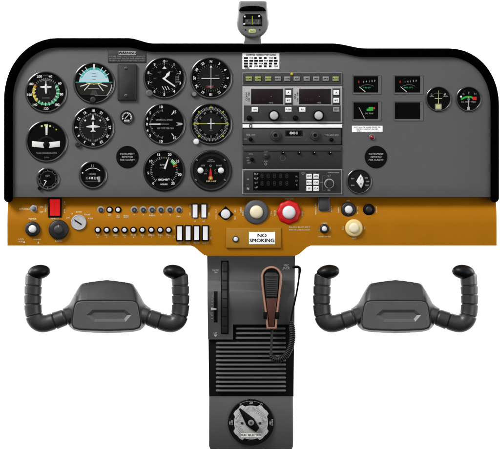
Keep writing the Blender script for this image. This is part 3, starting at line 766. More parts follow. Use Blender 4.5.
# nav com
ox, oy = 292, 104
t = thing('navigation_radio', 'tall radio with two dark red displays, white buttons and two silver knobs', 'radio', ox, oy)
d = faceplate(t, ox, oy, 242.4, 86.3, 342.2, 123, RADIO, LGREY, 1.6, 1.6)
b = MB((ox, oy, 0))
for x0, x1 in ((244.2, 289.5 + 3), (293.2, 340.6)):
    b.prism(rrect(x0, 87.8, x1, 105.6, .3), d - .1, d + .3, LGREY, .15)
b.build('trim_frame', t)
for k_, (lx, x0, x1, bx) in enumerate(((247.6, 251, 283, 288.4), (296.1, 299, 331, 336.2))):
    b = MB((ox, oy, 0)); b.prism(rrect(x0, 88.7, x1, 104.3, .2), d + .1, d + .5, DISP, .1)
    b.text('.', x0 + 20.2, 95.4, 3.0, d + .58, OFFW); b.text('118 00', x0 + 9, 92.4, 2.6, d + .56, mat('faint_segments%d' % k_, (52, 34, 38), .5, .1)); b.text('121 50', x0 + 9, 99.6, 2.6, d + .56, 'faint_segments%d' % k_)
    b.text('MHZ', x0 + 20, 102.9, 1.4, d + .58, MGREY); b.build('display', t)
    b = MB((ox, oy, 0)); b.text('COMM' if k_ == 0 else 'NAV', lx - 1.0, 96.5, 1.9, d + .4, PLASTG, rot=-90); b.text('USE   STBY', lx + 1.5, 96.5, 1.5, d + .4, PLASTG, rot=-90); b.build('lettering', t)
    b = MB((ox, oy, 0)); b.prism(rrect(bx - 3.8, 88.4, bx + 3.9, 104.9), d + .1, d + .42, RADIO, .1); b.build('button_plate', t)
    button(t, ox, oy, bx, 92.6, 5.6, 5.0, d + .4, BTN, 'A'); button(t, ox, oy, bx, 100.4, 5.8, 5.0, d + .4, BTN, 'B/T')
for x, s in ((254.8, 'ON'), (288.4, 'PUSH'), (302.3, 'ID'), (336.2, 'TEST')): button(t, ox, oy, x, 109.5, 6.2, 4.6, d, BTN if x < 330 else BTNG, s)
for x in (249.3, 295.5): radio_knob(t, ox, oy, x, 118.2, 2.7, 1.8, d, PLASTD, PLASTD, 'volume_knob', 3.0)
for x in (274, 318.6): radio_knob(t, ox, oy, x, 115.6, 5.6, 4.2, d, PLASTD, SILV)
b = MB((ox, oy, 0)); b.text('OFF', 246, 121, 1.0, d + .1, OFFW); b.text('PULL 25', 284, 117.5, 1.0, d + .1, DIM); b.text('PULL', 271, 110, 1.0, d + .1, DIM); b.text('VOL', 296, 111, 1.0, d + .1, DIM); b.text('SQ', 330, 113, 1.0, d + .1, DIM); b.build('lettering', t)

t = thing('trim_strip', 'thin white strip with a small black square beneath the tall radio', 'trim', 292.5, 126)
b = MB((292.5, 126, 0)); b.prism(rrect(242.6, 124.3, 342.2, 127.7), -.2, 1.3, LABELW, .2); b.flat(rrect(249.2, 124.4, 252.4, 127.5), 1.4, INK); b.flat(circ(250.8, 126, .7, 12), 1.5, LABELW); b.build('strip', t)

# ADF
ox, oy = 292, 136
t = thing('direction_finder_radio', 'charcoal radio with two dark concentric knobs and small 801 display', 'radio', ox, oy)
d = faceplate(t, ox, oy, 242.6, 128.2, 342, 145.0, RADIO, PLASTD, 1.3, .7)
for x, y, r in ((275.6, 135.5, 5.6), (315.2, 135.5, 5.2)):
    b = MB((ox, oy, 0)); b.lathe(x, y, [(r, d - .1), (r * .97, d + 1.8), (r * .86, d + 2.3), (r * .64, d + 2.3), (r * .62, d + 3.8), (r * .5, d + 4.2), (r * .34, d + 4.2), (r * .3, d + 3.4)], PLASTG, 48); b.flat(circ(x, y, r * .3, 20), d + 3.45, PLASTD); b.build('tuning_knob', t)
b = MB((ox, oy, 0)); b.prism(rrect(285.3, 130.4, 302.5, 136, .3), d - .1, d + .25, INK, .1); b.prism(rrect(286.5, 131, 301, 135.4, .3), d + .2, d + .35, DISPB, .05); b.text('801', 294, 133.2, 2.6, d + .45, WHITE, wide=1.6, bold=.02); b.build('display', t)
for x, y in ((250.6, 139.3), (331.5, 139.8)): radio_knob(t, ox, oy, x, y, 2.0, 1.2, d, PLASTD, PLASTD, 'selector_knob', 3.0)
b = MB((ox, oy, 0)); b.text('VOL OFF', 250.8, 135.1, 1.6, d + .1, OFFW, bold=.02); b.text('ON', 245.5, 139.2, 1.4, d + .1, OFFW); b.text('TEL ADF BFO', 332, 135.2, 1.6, d + .1, OFFW, bold=.02); b.text('TEST', 306.3, 139.7, 1.2, d + .1, DIM, rot=-40); b.line((287, 137.5), (301, 137.5), .3, d + .1, DIM); b.build('lettering', t)

# autopilot
ox, oy = 292, 157
t = thing('autopilot_panel', 'plain black radio panel with five tiny knobs in a row', 'radio', ox, oy)
d = faceplate(t, ox, oy, 242.6, 146.2, 342, 168.8, RADIOD, RADIO, 1.1, .6)
b = MB((ox, oy, 0)); b.prism(rrect(243.4, 147, 341.2, 151, .2), d - .1, d + .9, RADIO, .3); b.build('ridge', t)
for x, y, r, m in ((252, 159.5, 1.9, PLASTD), (265.8, 155.4, 2.9, PLASTG), (282.8, 153, 1.6, PLASTD), (299, 153.1, 1.6, PLASTD), (314, 153.1, 1.6, PLASTD), (330, 153.1, 1.6, PLASTD)): radio_knob(t, ox, oy, x, y, r, r * .6, d, m, m, 'selector_knob', 3.0)
b = MB((ox, oy, 0))
for s, x, y in (('ON', 247.8, 157.7), ('A/P', 248, 160.5), ('OFF', 249, 163), ('ROLL', 251, 154), ('TRIM', 265.8, 151.9), ('PULL', 265.8, 161.4)): b.text(s, x, y, 1.3, d + .1, OFFW)
b.arc(265.8, 164, .9, 1.3, 0, 360, d + .1, OFFW); b.arc(282.8, 158.3, 2.4, 2.7, 0, 360, d + .1, DIM)
for x in (282.8, 299, 314, 330): b.flat(circ(x + .5, 152.4, .5, 10), d + 3.1, LGREY)
b.build('lettering', t)

# transponder
ox, oy = 292, 182
t = thing('transponder', 'black radio outlined in light grey with six white keys and ring knob', 'radio', ox, oy)
d = faceplate(t, ox, oy, 242.4, 169.4, 342.2, 194.3, RADIOD, LGREY, 1.4, .8)
b = MB((ox, oy, 0)); b.prism(rrect(253.2, 171.8, 299, 190.4, .3), d - .1, d + .3, DISPB, .1)
fs = mat('lcd_segments', (42, 42, 42), .5, .1)
for i in range(5):
    b.text('8', 262 + i * 6.2, 176.2, 4.6, d + .38, fs); b.text('8', 262 + i * 6.2, 183.6, 4.6, d + .38, fs)
for i, s in enumerate(('FLT', 'ALT', 'CT', 'UP')): b.text(s, 256.2, 174 + i * 4.5, 1.7, d + .38, LGREY)
for i, s in enumerate(('FL', 'ET', 'R')): b.text(s, 296.6, 176.6 + i * 4.2, 1.5, d + .38, OFFW)
b.build('display', t)
for r, row in enumerate((('IDT', 'VFR'), ('FCN', 'CRS'), ('S/S', 'CLR'))):
    for c, s in enumerate(row): button(t, ox, oy, 309.1 + c * 6.9, 176.3 + r * 6.1, 5.4, 4.9, d, BTN, s)
b = MB((ox, oy, 0)); b.lathe(329.2, 183.6, [(5.0, d - .1), (4.8, d + 1.0), (4.0, d + 1.2)], LGREY, 40, False); b.lathe(329.2, 183.6, [(4.1, d + .9), (3.9, d + 3.6), (3.2, d + 4.2)], PLAST, 40); b.build('mode_knob', t)
b = MB((ox, oy, 0)); b.text('TRANSPONDER', 333.4, 172.6, 1.15, d + .1, LGREY); b.text('ALT', 329, 175.8, 1.4, d + .1, OFFW); b.text('SBY', 329, 190.3, 1.4, d + .1, OFFW)
b.line((322.4, 175.8), (322.4, 190.3), .35, d + .1, DIM); b.line((322.4, 175.8), (325.5, 175.8), .35, d + .1, DIM); b.line((322.4, 190.3), (325.5, 190.3), .35, d + .1, DIM); b.text('ON', 321.6, 182.5, 1.2, d + .15, OFFW)
b.arc(303, 173.2, 1.0, 1.4, 0, 360, d + .1, OFFW); b.flat([(246.8, 179.6), (248, 178.2), (249.2, 179.6)], d + .1, OFFW); b.text('N', 248, 188.8, 2.3, d + .1, LGREY, bold=.03); b.text('DIM', 247.5, 185, 1.2, d + .1, DIM); b.build('lettering', t)

# ------------------------------------------------------------------ magnetic compass
t = thing('magnetic_compass', 'grey magnetic compass with black visor and small window on top of glareshield', 'compass', 252.6, 43, 2)
O = (252.6, 43, 2)
def comp_outline(o_=0):
    p = []
    p += [(238.3, 3.2)] + [(239.4, 1.6), (241, 1.1), (264, 1.1), (266.2, 1.5), (267.3, 3.2)]
    p += [(267.7, 12), (268.2, 18), (268.9, 22)]
    for a in range(0, 181, 12):
        tt = math.radians(a); p.append((252.7 + 16.2 * math.cos(tt), 23 + 15.4 * math.sin(tt)))
    p += [(236.6, 22), (237.3, 18), (237.9, 12)]
    return p
co = comp_outline()
b = MB(O); b.loft([co, co, offset_poly(co, .6), offset_poly(co, 1.5), offset_poly(co, 2.6)], [-8, 5.5, 7.6, 8.7, 9.1], COMPG, True, True); b.build('housing', t, 40)
b = MB(O); b.prism([(244.6, 34), (261, 34), (260.8, 39), (262, 44.5), (243.4, 44.5), (244.6, 39)], -4, 4.5, COMPG, .8, True); b.build('mount', t)
b = MB(O)
vis = [(239, 11.6), (239.6, 9.4), (241, 8.0)] + [(241 + i * 2.25, 7.6 - 1.4 * math.sin(pi * i / 10)) for i in range(1, 10)] + [(263.6, 8.0), (265, 9.4), (266, 11.6)]
b.prism(vis, 8.8, 12, BLACK, .8); b.build('visor', t)
b = MB(O); win = [(245.6, 15), (259.6, 15), (261.6, 17.2), (261.4, 25.8), (243.4, 25.8), (243.4, 17.2)]
b.loft([offset_poly(win, -.6), offset_poly(win, .0), win], [9.0, 10.2, 9.6], PLASTD, False, True); b.build('window', t)
b = MB(O); b.flat(rrect(244.8, 19.6, 260.6, 24.8, .3), 9.7, PLASTG)
for i in range(12): b.line((245.6 + i * 1.3, 22.8), (245.6 + i * 1.3, 24.2 if i % 2 else 24.6), .3, 9.8, OFFW)
b.text('3', 247, 21.4, 2.0, 9.8, OFFW); b.text('E', 258.6, 21.4, 2.0, 9.8, OFFW); b.text('6', 250, 21.4, 1.6, 9.8, DIM); b.text('12', 256, 21.4, 1.6, 9.8, DIM)
b.bar((252.3, 16.4), (252.3, 25), .8, 9.8, 10.2, YELG); b.build('compass_card', t)
for x, y in ((244.8, 17), (259.2, 16.6), (244.3, 24.4)):
    b = MB(O); b.lathe(x, y, [(1.0, 9.2), (.9, 10.6), (.5, 10.8)], PEARL, 14); b.build('screw', t)
b = MB(O); b.prism(rrect(248.6, 29.7, 256, 33.3, 1.2), 8.9, 9.7, PALEY, .2); b.text('N-S', 252.3, 31.5, 2.0, 9.8, GREEN, bold=.02); b.build('badge', t)
for x in (245.5, 259.7):
    b = MB(O); b.lathe(x, 30.2, [(.8, 8.9), (.7, 9.6), (.3, 9.7)], PLASTD, 12); b.build('adjusting_screw', t)

# ------------------------------------------------------------------ controls on the ochre panel
def knob(name, lab, cat, x, y, R, r2, m1, m2, h=5.0, off=(0, 0), scal=0.0, nsc=8, parts=('collar', 'cap'), group=None):
    d = DL(y)
    t = thing(name, lab, cat, x, y, d, group)
    b = MB((x, y, d)); b.lathe(x, y, [(R * 1.0, d - 5), (R, d + h * .35), (R * .96, d + h * .5), (R * .86, d + h * .62), (r2 * 1.02, d + h * .66)], m1, 64, True, scal, nsc); b.build(parts[0], t, 40)
    xx, yy = x + off[0], y + off[1]
    b = MB((x, y, d)); b.lathe(xx, yy, [(r2, d + h * .6), (r2 * .98, d + h * .84), (r2 * .9, d + h * .95), (r2 * .7, d + h * 1.06), (r2 * .4, d + h * 1.12)], m2, 48); b.build(parts[1], t, 40)
    return t
knob('primer_knob', 'black rimmed knob with white cap at lower left end of ochre panel', 'knob', 32.5, 229, 7.6, 3.9, PLAST, PEARL)
t = knob('dimmer_knob', 'large all-black dimmer knob below the red rocker switch', 'knob', 58.5, 229.6, 10, 4.8, PLAST, PLASTG, 6)
b = MB((58.5, 229.6, DL(229.6))); b.flat(rrect(57.9, 225, 59.1, 227.2), DL(229.6) + 6.6, OFFW); b.build('index_mark', t)
knob('throttle_knob', 'large grey knurled knob with cream centre beside the red knob', 'knob', 256.2, 212, 12.4, 6.6, KNURL, CREAM, 7, (0.2, 0), .012, 40)
knob('mixture_knob', 'bright red scalloped mixture knob with white centre', 'knob', 289, 212.3, 11.9, 6.6, REDP, PEARL, 7, (0, 0), .035, 8)
knob('cabin_air_knob', 'black knob with white centre next to the all-black knob', 'knob', 348.6, 209.6, 7.5, 4.0, PLAST, PEARL, 5, (.2, 0))
knob('phone_knob', 'small all-black knob at right end of the upper control row', 'knob', 369, 209.6, 5.9, 3.6, PLASTD, PLAST, 4.5)
knob('lighter_knob', 'smallest black knob with white centre beneath the grey tab', 'knob', 324.4, 228.8, 4.7, 2.6, PLAST, PEARL, 4)
knob('cabin_heat_knob', 'cream coloured knob with paler raised centre below black knob', 'knob', 354, 228, 8.8, 5.2, CREAMR, CREAM, 5)
# alternate static knob on diamond plate
x, y = 225.6, 214; d = DL(y)
t = thing('static_source_knob', 'white button on black diamond plate left of the throttle knob', 'knob', x, y, d)
b = MB((x, y, d)); b.prism([(x, y - 8), (x + 8, y), (x, y + 8), (x - 8, y)], d - 5, d + 1.4, PLASTD, .5); b.build('diamond_plate', t)
b = MB((x, y, d)); b.lathe(x, y, [(4.7, d + 1), (4.6, d + 3.4), (4.1, d + 4.3), (2.8, d + 4.7)], PEARL, 40); b.build('cap', t)
# avionics toggle
x, y = 33.3, 208.6; d = DL(y)
t = thing('toggle_switch', 'small bluish steel toggle switch on hexagonal nut beside red rocker', 'switch', x, y, d)
b = MB((x, y, d)); b.prism(circ(x, y, 4.0, 6, rot=.3), d - 4, d + 1.4, LGREY, .4); b.build('nut', t)
b = MB((x, y, d)); b.lathe(x + .3, y + .2, [(2.4, d + 1.2), (2.2, d + 2.4), (1.5, d + 4.8), (.8, d + 5.4)], BLUEG, 24); b.build('lever', t)
# ignition
x, y = 78.6, 222.4; d = DL(y)
t = thing('ignition_switch', 'round silver ignition lock with a slanted key slot', 'switch', x, y, d)
b = MB((x, y, d)); b.lathe(x, y, [(7.8, d - 5), (7.7, d + 1.4), (7.2, d + 2.0), (6.9, d + 2.0), (6.6, d + 1.7)], SILV, 56); b.build('lock_face', t)
b = MB((x, y, d)); b.bar((x - 3.6, y - 2.1), (x + 2.8, y + 2.1), 1.2, d + 1.7, d + 2.3, INK, 1.4); b.line((x - 4.4, y - 3.4), (x - 3.4, y - .8), .5, d + 2.1, INK); b.build('key_slot', t)
# master rocker (split red)
x, y = 54.6, 207.4; d = DL(212)
t = thing('master_switch', 'large red split rocker switch in a black frame', 'switch', x, y, d)
b = MB((x, y, d)); fr = rrect(47.9, 197.6, 61.4, 217.4, .6); b.loft([fr, fr, offset_poly(fr, .4), offset_poly(fr, 1.6), offset_poly(fr, 1.7)], [d - 6, d + 2.4, d + 2.8, d + 2.8, d + .5], PLASTD); b.build('frame', t)
for x0, x1 in ((49.7, 54.6), (54.8, 59.7)):
    b = MB((x, y, d))
    b.add([(x0, 199.3, d + .6), (x1, 199.3, d + .6), (x1, 215.7, d + .6), (x0, 215.7, d + .6), (x0, 199.3, d + 4.2), (x1, 199.3, d + 4.2), (x1, 207.2, d + 2.6), (x0, 207.2, d + 2.6), (x1, 215.7, d + 3.4), (x0, 215.7, d + 3.4)],
          [(0, 1, 5, 4), (4, 5, 6, 7), (7, 6, 8, 9), (9, 8, 2, 3), (0, 4, 7, 9, 3), (1, 2, 8, 6, 5)], REDR); b.build('rocker', t)
# white rockers
def rocker(x, y, h, lab):
    d = DL(y); w = 7.0
    t = thing('rocker_switch', lab, 'switch', x, y, d, 'white rocker switches on the ochre panel')
    b = MB((x, y, d)); fr = rrect(x - w / 2, y - h / 2, x + w / 2, y + h / 2, .4); b.loft([fr, fr, offset_poly(fr, .3), offset_poly(fr, 1.0), offset_poly(fr, 1.1)], [d - 5, d + 2.0, d + 2.3, d + 2.3, d + .5], PLASTD); b.build('frame', t)
    b = MB((x, y, d)); a, c_, y0, y1 = x - w / 2 + 1.2, x + w / 2 - 1.2, y - h / 2 + 1.2, y + h / 2 - 1.2
    b.add([(a, y0, d + .5), (c_, y0, d + .5), (c_, y1, d + .5), (a, y1, d + .5), (a, y0, d + 2.2), (c_, y0, d + 2.2), (c_, y, d + 2.3), (a, y, d + 2.3), (c_, y1, d + 3.8), (a, y1, d + 3.8)],
          [(0, 1, 5, 4), (4, 5, 6, 7), (7, 6, 8, 9), (9, 8, 2, 3), (0, 4, 7, 9, 3), (1, 2, 8, 6, 5)], PEARL); b.build('rocker', t)
rocker(195.0, 211, 15.2, 'white rocker switch, left one of the upper pair'); rocker(203.8, 211, 15.2, 'white rocker switch, right one of the upper pair')
for x, o_ in ((179.6, 'first from the circuit breakers in the lower row of four'), (188.1, 'second from the circuit breakers in the lower row of four'), (196.6, 'third from the circuit breakers in the lower row of four'), (205.3, 'last in the lower row of four, nearest the no smoking plate')):
    rocker(x, 233.2, 16, 'white rocker switch, ' + o_)
# circuit breakers
def breaker(x, y, kind, lab, grp):
    d = DL(y); t = thing('circuit_breaker', lab, 'circuit breaker', x, y, d, grp)
    b = MB((x, y, d))
    if kind == 'nut':
        b.lathe(x, y, [(3.7, d - 4), (3.6, d + .6), (3.2, d + 1.0)], LGREY, 32); b.build('collar', t)
        b = MB((x, y, d)); b.lathe(x + .2, y + .2, [(2.5, d + .9), (2.4, d + 2.4), (1.9, d + 3.0), (1.2, d + 3.0), (1.0, d + 2.6)], PLASTG, 24); b.flat(circ(x + .2, y + .2, .9, 14), d + 2.75, BLUEG); b.build('button', t)
    else:
        b.lathe(x, y, [(3.5, d - 4), (3.4, d + 1.2), (2.9, d + 1.7)], PLASTD, 32); b.build('collar', t)
        b = MB((x, y, d)); b.lathe(x, y, [(2.1, d + 1.4), (2.0, d + 3.0), (1.5, d + 3.5)], PEARL, 24); b.flat([(x - .6, y + .3), (x, y - .5), (x + .6, y + .3)], d + 3.6, DIM); b.build('button', t)
    return t
ords = ['first', 'second', 'third', 'fourth', 'fifth', 'sixth', 'seventh', 'eighth', 'ninth']
GU, GLo = 'circuit breakers in the upper row', 'circuit breakers in the lower row'
n0 = breaker(100.5, 209.8, 'nut', 'grey breaker alone at the ignition end of the upper row', GU)
w0 = breaker(109.4, 209.8, 'white', 'white-centred breaker in the upper row, next to the lone grey one', GU)
dup(w0, 117.9, 209.8, DL(209.8), 'white-centred breaker in the upper row, just before the wide gap')
for i, x in enumerate((134, 143, 151.8, 160.6, 169.6, 178.7)):
    dup(n0, x, 209.8, DL(209.8), 'grey ringed breaker, %s after the gap in the upper row' % ords[i])
w1 = None
for i, x in enumerate((97.7, 106.6, 115.5, 124.4, 133.4, 142.3, 151.3, 160.2, 168.6)):
    lab = 'white-centred breaker, %s from the ignition lock in the lower row' % ords[i]
    if w1 is None: w1 = breaker(x, 230, 'white', lab, GLo)
    else: dup(w1, x, 230, DL(230), lab)

# grey flap tab
x, y = 324.2, 206; d = DL(208)
t = thing('flap_lever', 'dark grey rounded flap lever tab tucked under the panel edge', 'lever', x, y, d)
tab = [(318.3, 197.4), (330.2, 197.4), (330.2, 207)] + [(324.25 + 5.95 * math.cos(math.radians(a)), 209 + 5.8 * math.sin(math.radians(a))) for a in range(0, 181, 15)] + [(318.3, 207)]
b = MB((x, y, d)); b.prism(tab, d - 6, d + 1.6, MGREY, .5); b.build('slot_plate', t)
b = MB((x, y, d)); b.prism(rrect(318.9, 197.2, 329.6, 210.6, 1.6), d + 1.4, d + 4.2, PLASTG, .9); b.build('tab', t)
# no smoking plate
x, y = 253.5, 238; d = DL(226) + .3
t = thing('no_smoking_plate', 'raised ochre plate with white NO SMOKING label and small screw', 'sign', x, y, d)
b = MB((x, y, d)); b.prism(rrect(226, 227.8, 281.3, 248, .3), d - 2.5, d + .9, OCHRE2, .6); b.build('plate', t)
b = MB((x, y, d)); b.prism(rrect(249, 232, 275, 244.2, .2), d + .8, d + 1.2, LABELW, .1); b.text('NO', 262, 235.6, 3.5, d + 1.3, INK, bold=.022, wide=1.2); b.text('SMOKING', 262, 240.6, 3.5, d + 1.3, INK, bold=.022, wide=1.12); b.build('label', t)
b = MB((x, y, d)); b.lathe(235.7, 239.2, [(3.4, d + .8), (3.3, d + 1.4), (2.6, d + 1.7)], PLASTG, 28); b.lathe(235.7, 239.2, [(2.2, d + 1.6), (2.0, d + 2.6), (1.4, d + 3.0)], PEARL, 24); b.build('screw', t)

# ------------------------------------------------------------------ pedestal
_pk = [(256, -.48), (268, -.22), (280, .60), (286, .80), (291, .66), (302, .04), (312, -.22), (331, -.15)]
def pslope(v):
    for (a, p), (c, q) in zip(_pk, _pk[1:]):
        if v <= c: return p + (q - p) * (v - a) / (c - a)
    return _pk[-1][1]
_pd = [0.0]
for i in range(1, 180): _pd.append(_pd[-1] + pslope(256 + i * .5) * .5)
def DP(v):
    f_ = max(0.0, min(83.0, v - 256)) * 2; i = int(f_)
    return _pd[i] + (_pd[i + 1] - _pd[i]) * (f_ - i)
t = thing('centre_pedestal', 'tall charcoal centre pedestal with louvres below the ochre panel', 'pedestal', 251, 449, 0)
OP = (251, 449, 0)
b = MB(OP); V = []; F = []
rowsv = [256 + i * 2.0 for i in range(35)]
for v in rowsv:
    xl = 207.0; xr = 295.2 if v < 324.3 else 233.0
    V += [(xl, v, BACK), (xl, v, DP(v) - .6), (xl + .6, v, DP(v)), (xr - .6, v, DP(v)), (xr, v, DP(v) - .6), (xr, v, BACK)]
rows2 = [v for v in rowsv if v <= 324.3]
n1 = len(rows2); V = []
for v in rows2 + [324.3]:
    xl, xr = 207.0 + (v - 256) * .012, 295.2 - (v - 256) * .012
    V += [(xl, v, BACK), (xl, v, DP(v) - .6), (xl + .6, v, DP(v)), (xr - .6, v, DP(v)), (xr, v, DP(v) - .6), (xr, v, BACK)]
for i in range(n1):
    for j in range(5): F.append((i * 6 + j, i * 6 + j + 1, (i + 1) * 6 + j + 1, (i + 1) * 6 + j))
b.add(V, F, PED)
V = []; F = []
rv = [324.3 + i * (339.3 - 324.3) / 15 for i in range(16)]
for v in rv:
    xl = 207.0 + (v - 256) * .012
    V += [(xl, v, BACK), (xl, v, DP(v) - .6), (xl + .6, v, DP(v)), (233, v, DP(v)), (233, v, BACK)]
for i in range(15):
    for j in range(4): F.append((i * 5 + j, i * 5 + j + 1, (i + 1) * 5 + j + 1, (i + 1) * 5 + j))
F.append(tuple(75 + j for j in range(5)))
b.add(V, F, PED)
# top edge closed
b.add([(207, 256, BACK), (207, 256, -.6), (207.6, 256, 0), (294.6, 256, 0), (295.2, 256, -.6), (295.2, 256, BACK)], [(0, 1, 2, 3, 4, 5)], PED)
b.build('upper_cover', t, 40)
b = MB(OP); dl_ = DP(330) - 5.0
b.prism([(233, 324), (294.4, 324), (293.6, 396.5), (209, 396.5), (208.4, 339), (233, 339)], BACK, dl_, PEDL, .3); b.build('louvre_back', t)
b = MB(OP)
bars = [(235.5, 285.5, v) for v in (328.4, 333.1, 337.9)] + [(216, 286, 343 + 4.31 * i) for i in range(12)]
for x0, x1, v in bars:
    # louvre slat: lip leaning outwards at its lower edge
    pr = [(-1.3, 0), (-.9, 1.3), (-.1, 2.9), (.6, 3.6), (1.1, 3.3), (1.25, 2.2), (1.3, 0)]
    V = []; F = []
    for x in (x0, x0 + 1.3, x1 - 1.3, x1):
        q = 0.35 if x in (x0, x1) else 1
        V += [(x, v + a * (1 if q == 1 else .6), dl_ + c * q) for a, c in pr]
    for i in range(3):
        for j in range(6): F.append((i * 7 + j, i * 7 + j + 1, (i + 1) * 7 + j + 1, (i + 1) * 7 + j))
    F += [tuple(range(7)), tuple(21 + j for j in range(7))]
    b.add(V, F, SLATM)
b.build('louvre_slats', t, 40)
b = MB(OP); V = []; F = []
vv = [396.3 + i * (449 - 396.3) / 16 for i in range(17)]
def DB(v): return DP(330) - 1.0 + .38 * (v - 396.3) - .0068 * (v - 396.3) ** 2
for v in vv:
    e = 1.2 if v > 447 else 0
    V += [(209 + e, v, BACK), (209 + e, v, DB(v) - .7), (209.7 + e, v, DB(v)), (291.9 - e, v, DB(v)), (293.2 - e, v, DB(v) - 1.4), (293.2 - e, v, BACK)]
for i in range(16):
    for j in range(5): F.append((i * 6 + j, i * 6 + j + 1, (i + 1) * 6 + j + 1, (i + 1) * 6 + j))
F += [tuple(range(6)), tuple(96 + j for j in range(6))]
b.add(V, F, PED); b.build('lower_cover', t, 40)
# fuel selector
fx, fy = 251, 422; fd = DB(fy) + .8
b = MB(OP); b.lathe(fx, fy, [(23.1, fd - 3), (23, fd + .6), (22.4, fd + 1.2)], PLASTD, 80)
for s, a in (('LEFT\n10.0', 270), ('RIGHT\n10.0', 90)): 
    x, y = pt(fx, fy, 20.1, a); b.text(s, x, y, 1.55, fd + 1.3, LGREY, rot=90, bold=.02)
b.text('20', fx, fy - 19.6, 2.4, fd + 1.3, LGREY, bold=.02); b.arc(fx, fy, 21.2, 21.6, -28, 28, fd + 1.32, MGREY)
b.text('B', fx - 10.5, fy - 18, 2, fd + 1.3, LGREY); b.text('O', fx + 10.5, fy - 18, 2, fd + 1.3, LGREY)
sel = b.build('fuel_selector', t)
b = MB(OP)
pl = []
for i in range(96):
    a = i * 3.75; q = abs(((a + 45) % 90) - 45)                 # 0 at the axes
    r = 16.9 if q < 21 else (16.9 + (q - 21) / 5 * 2.6 if q < 26 else 19.5 - (0.5 if q > 40 else 0))
    if 150 < a < 210 and q < 26: r = min(r, 17.0)
    pl.append(pt(fx, fy, r, a))
b.prism(pl, fd + 1.1, fd + 1.7, ALU, .15)
for i in range(72): b.tick(fx, fy, 10.5 + (i % 2) * 1.2, 16, i * 5, .35, fd + 1.8, MGREY)
b.flat(rrect(fx - 10, fy + 10.6, fx + 10, fy + 14.6, .4), fd + 1.85, WHITE); b.text('FUEL SELECTOR', fx, fy + 12.6, 2.0, fd + 1.95, INK, bold=.02)
for s_ in (-9, 9): b.lathe(fx + s_, fy + .6, [(1.4, fd + 1.7), (1.3, fd + 2.3), (.9, fd + 2.5)], PLAST, 16)
o = b.build('dial_plate', t); o.parent = sel; 
b = MB(OP)
ang = math.atan2(431 - 408, 257 - 239)
b.prism([(237.8, 406.2), (240.0, 407.4), (253.8, 417.8), (259.4, 427.4), (256.0, 431.4), (246.4, 424.8)], fd + 1.8, fd + 5.6, PLASTD, 1.0)
b.lathe(251, 422, [(3.0, fd + 5.4), (2.8, fd + 6.6), (2.2, fd + 6.9)], MGREY, 28); b.lathe(251, 422, [(1.4, fd + 6.8), (1.2, fd + 7.4), (.8, fd + 7.4)], PLASTG, 16); b.flat(circ(239.2, 407.6, .7, 12), fd + 5.7, LGREY)
o = b.build('pointer_handle', t); o.parent = sel
# trim wheel
b = MB(OP); dd = DP(295)
def strip(b, x0, x1, v0, v1, dz, m):
    V = []; F = []; n_ = int((v1 - v0) / .5)
    for i in range(n_ + 1):
        v = v0 + (v1 - v0) * i / n_; V += [(x0, v, DP(v) + dz), (x1, v, DP(v) + dz)]
    for i in range(n_): F.append((2 * i, 2 * i + 1, 2 * i + 3, 2 * i + 2))
    b.add(V, F, m)
strip(b, 221, 228.6, 260.6, 334, .2, PLASTD); b.build('trim_slot', t)
b = MB(OP); V = []; F = []
prf = [(-2.7, -1.6), (-2.6, -.4), (-1.9, .3), (1.9, .3), (2.6, -.4), (2.7, -1.6)]
zz = [261.8 + i * .6 for i in range(119)]
for v in zz:
    u = (v - 297.3) / 36.5; bul = DP(v) + 3.4 * math.sqrt(max(0.0, 1 - u * u)) + .4
    gr = -1.0 if (v - 261.8) % 9.1 < 1.3 else 0
    V += [(224.8 + a, v, bul + c + gr) for a, c in prf]
for i in range(len(zz) - 1):
    for j in range(5): F.append((i * 6 + j, i * 6 + j + 1, (i + 1) * 6 + j + 1, (i + 1) * 6 + j))
b.add(V, F, PLAST); b.build('trim_wheel', t, 30)
b = MB(OP); strip(b, 214.0, 217.6, 291.2, 322.2, .2, PLASTD); b.build('indicator_slot', t)
b = MB(OP); b.prism([(211, 307.6), (216.6, 308.3), (216.6, 309.7), (211, 310.2)], DP(310) - .5, DP(308) + 1.2, LGREY, .2); b.build('trim_pointer', t)
b = MB(OP)
def dp(x, y): return DP(y) + .2
b.text('NOSE\nDN', 215.6, 271.5, 1.7, dp, LGREY, bold=.02); b.text('UP', 215.4, 333, 2.0, dp, LGREY, bold=.02); b.flat([(213.6, 334.5), (217.6, 334.5), (215.6, 337)], DP(335) + .2, LGREY)
for i in range(9): b.line((211.4, 296 + i * 2.8), (213, 296 + i * 2.8), .4, DP(296 + i * 2.8) + .2, OFFW)
b.text('TAKE\nOFF', 211, 313.6, 1.0, dp, OFFW); b.text('MIC\nJACK', 286.4, 267, 2.2, dp, LGREY, bold=.02); b.build('lettering', t)

# ------------------------------------------------------------------ hand microphone
mx, my, md = 271.5, 300, DP(300)
t = thing('hand_microphone', 'handheld microphone with copper rim, black grille and cord hung on pedestal', 'microphone', mx, my, md)
OM = (mx, my, md)
mo = [pt(271.4, 276.2, 10.4, a) for a in range(-96, 97, 12)]
mo = [(x, 276.2 + (y - 276.2) * .98) for x, y in mo] + [(281.4, 285), (279.6, 300), (277.8, 314), (276.6, 328.4), (274.4, 328.6), (268.6, 328.6), (266.6, 328.4), (265.2, 314), (263.2, 300), (261.4, 285)]
b = MB(OM); b.loft([mo, mo, offset_poly(mo, .5), offset_poly(mo, 1.6), offset_poly(mo, 2.2)], [md - .4, md + 7.5, md + 8.6, md + 8.8, md + 7.4], COPPER, False, True, PLASTD); b.build('rim', t, 40)
b = MB(OM); gi = [(264.4, 274.5), (267, 272.2), (275.8, 272.2), (278.6, 274.5), (278.0, 286), (277.0, 297.4), (265.8, 297.4), (264.8, 286)]
b.prism(gi, md + 7, md + 8.6, PLAST, .8)
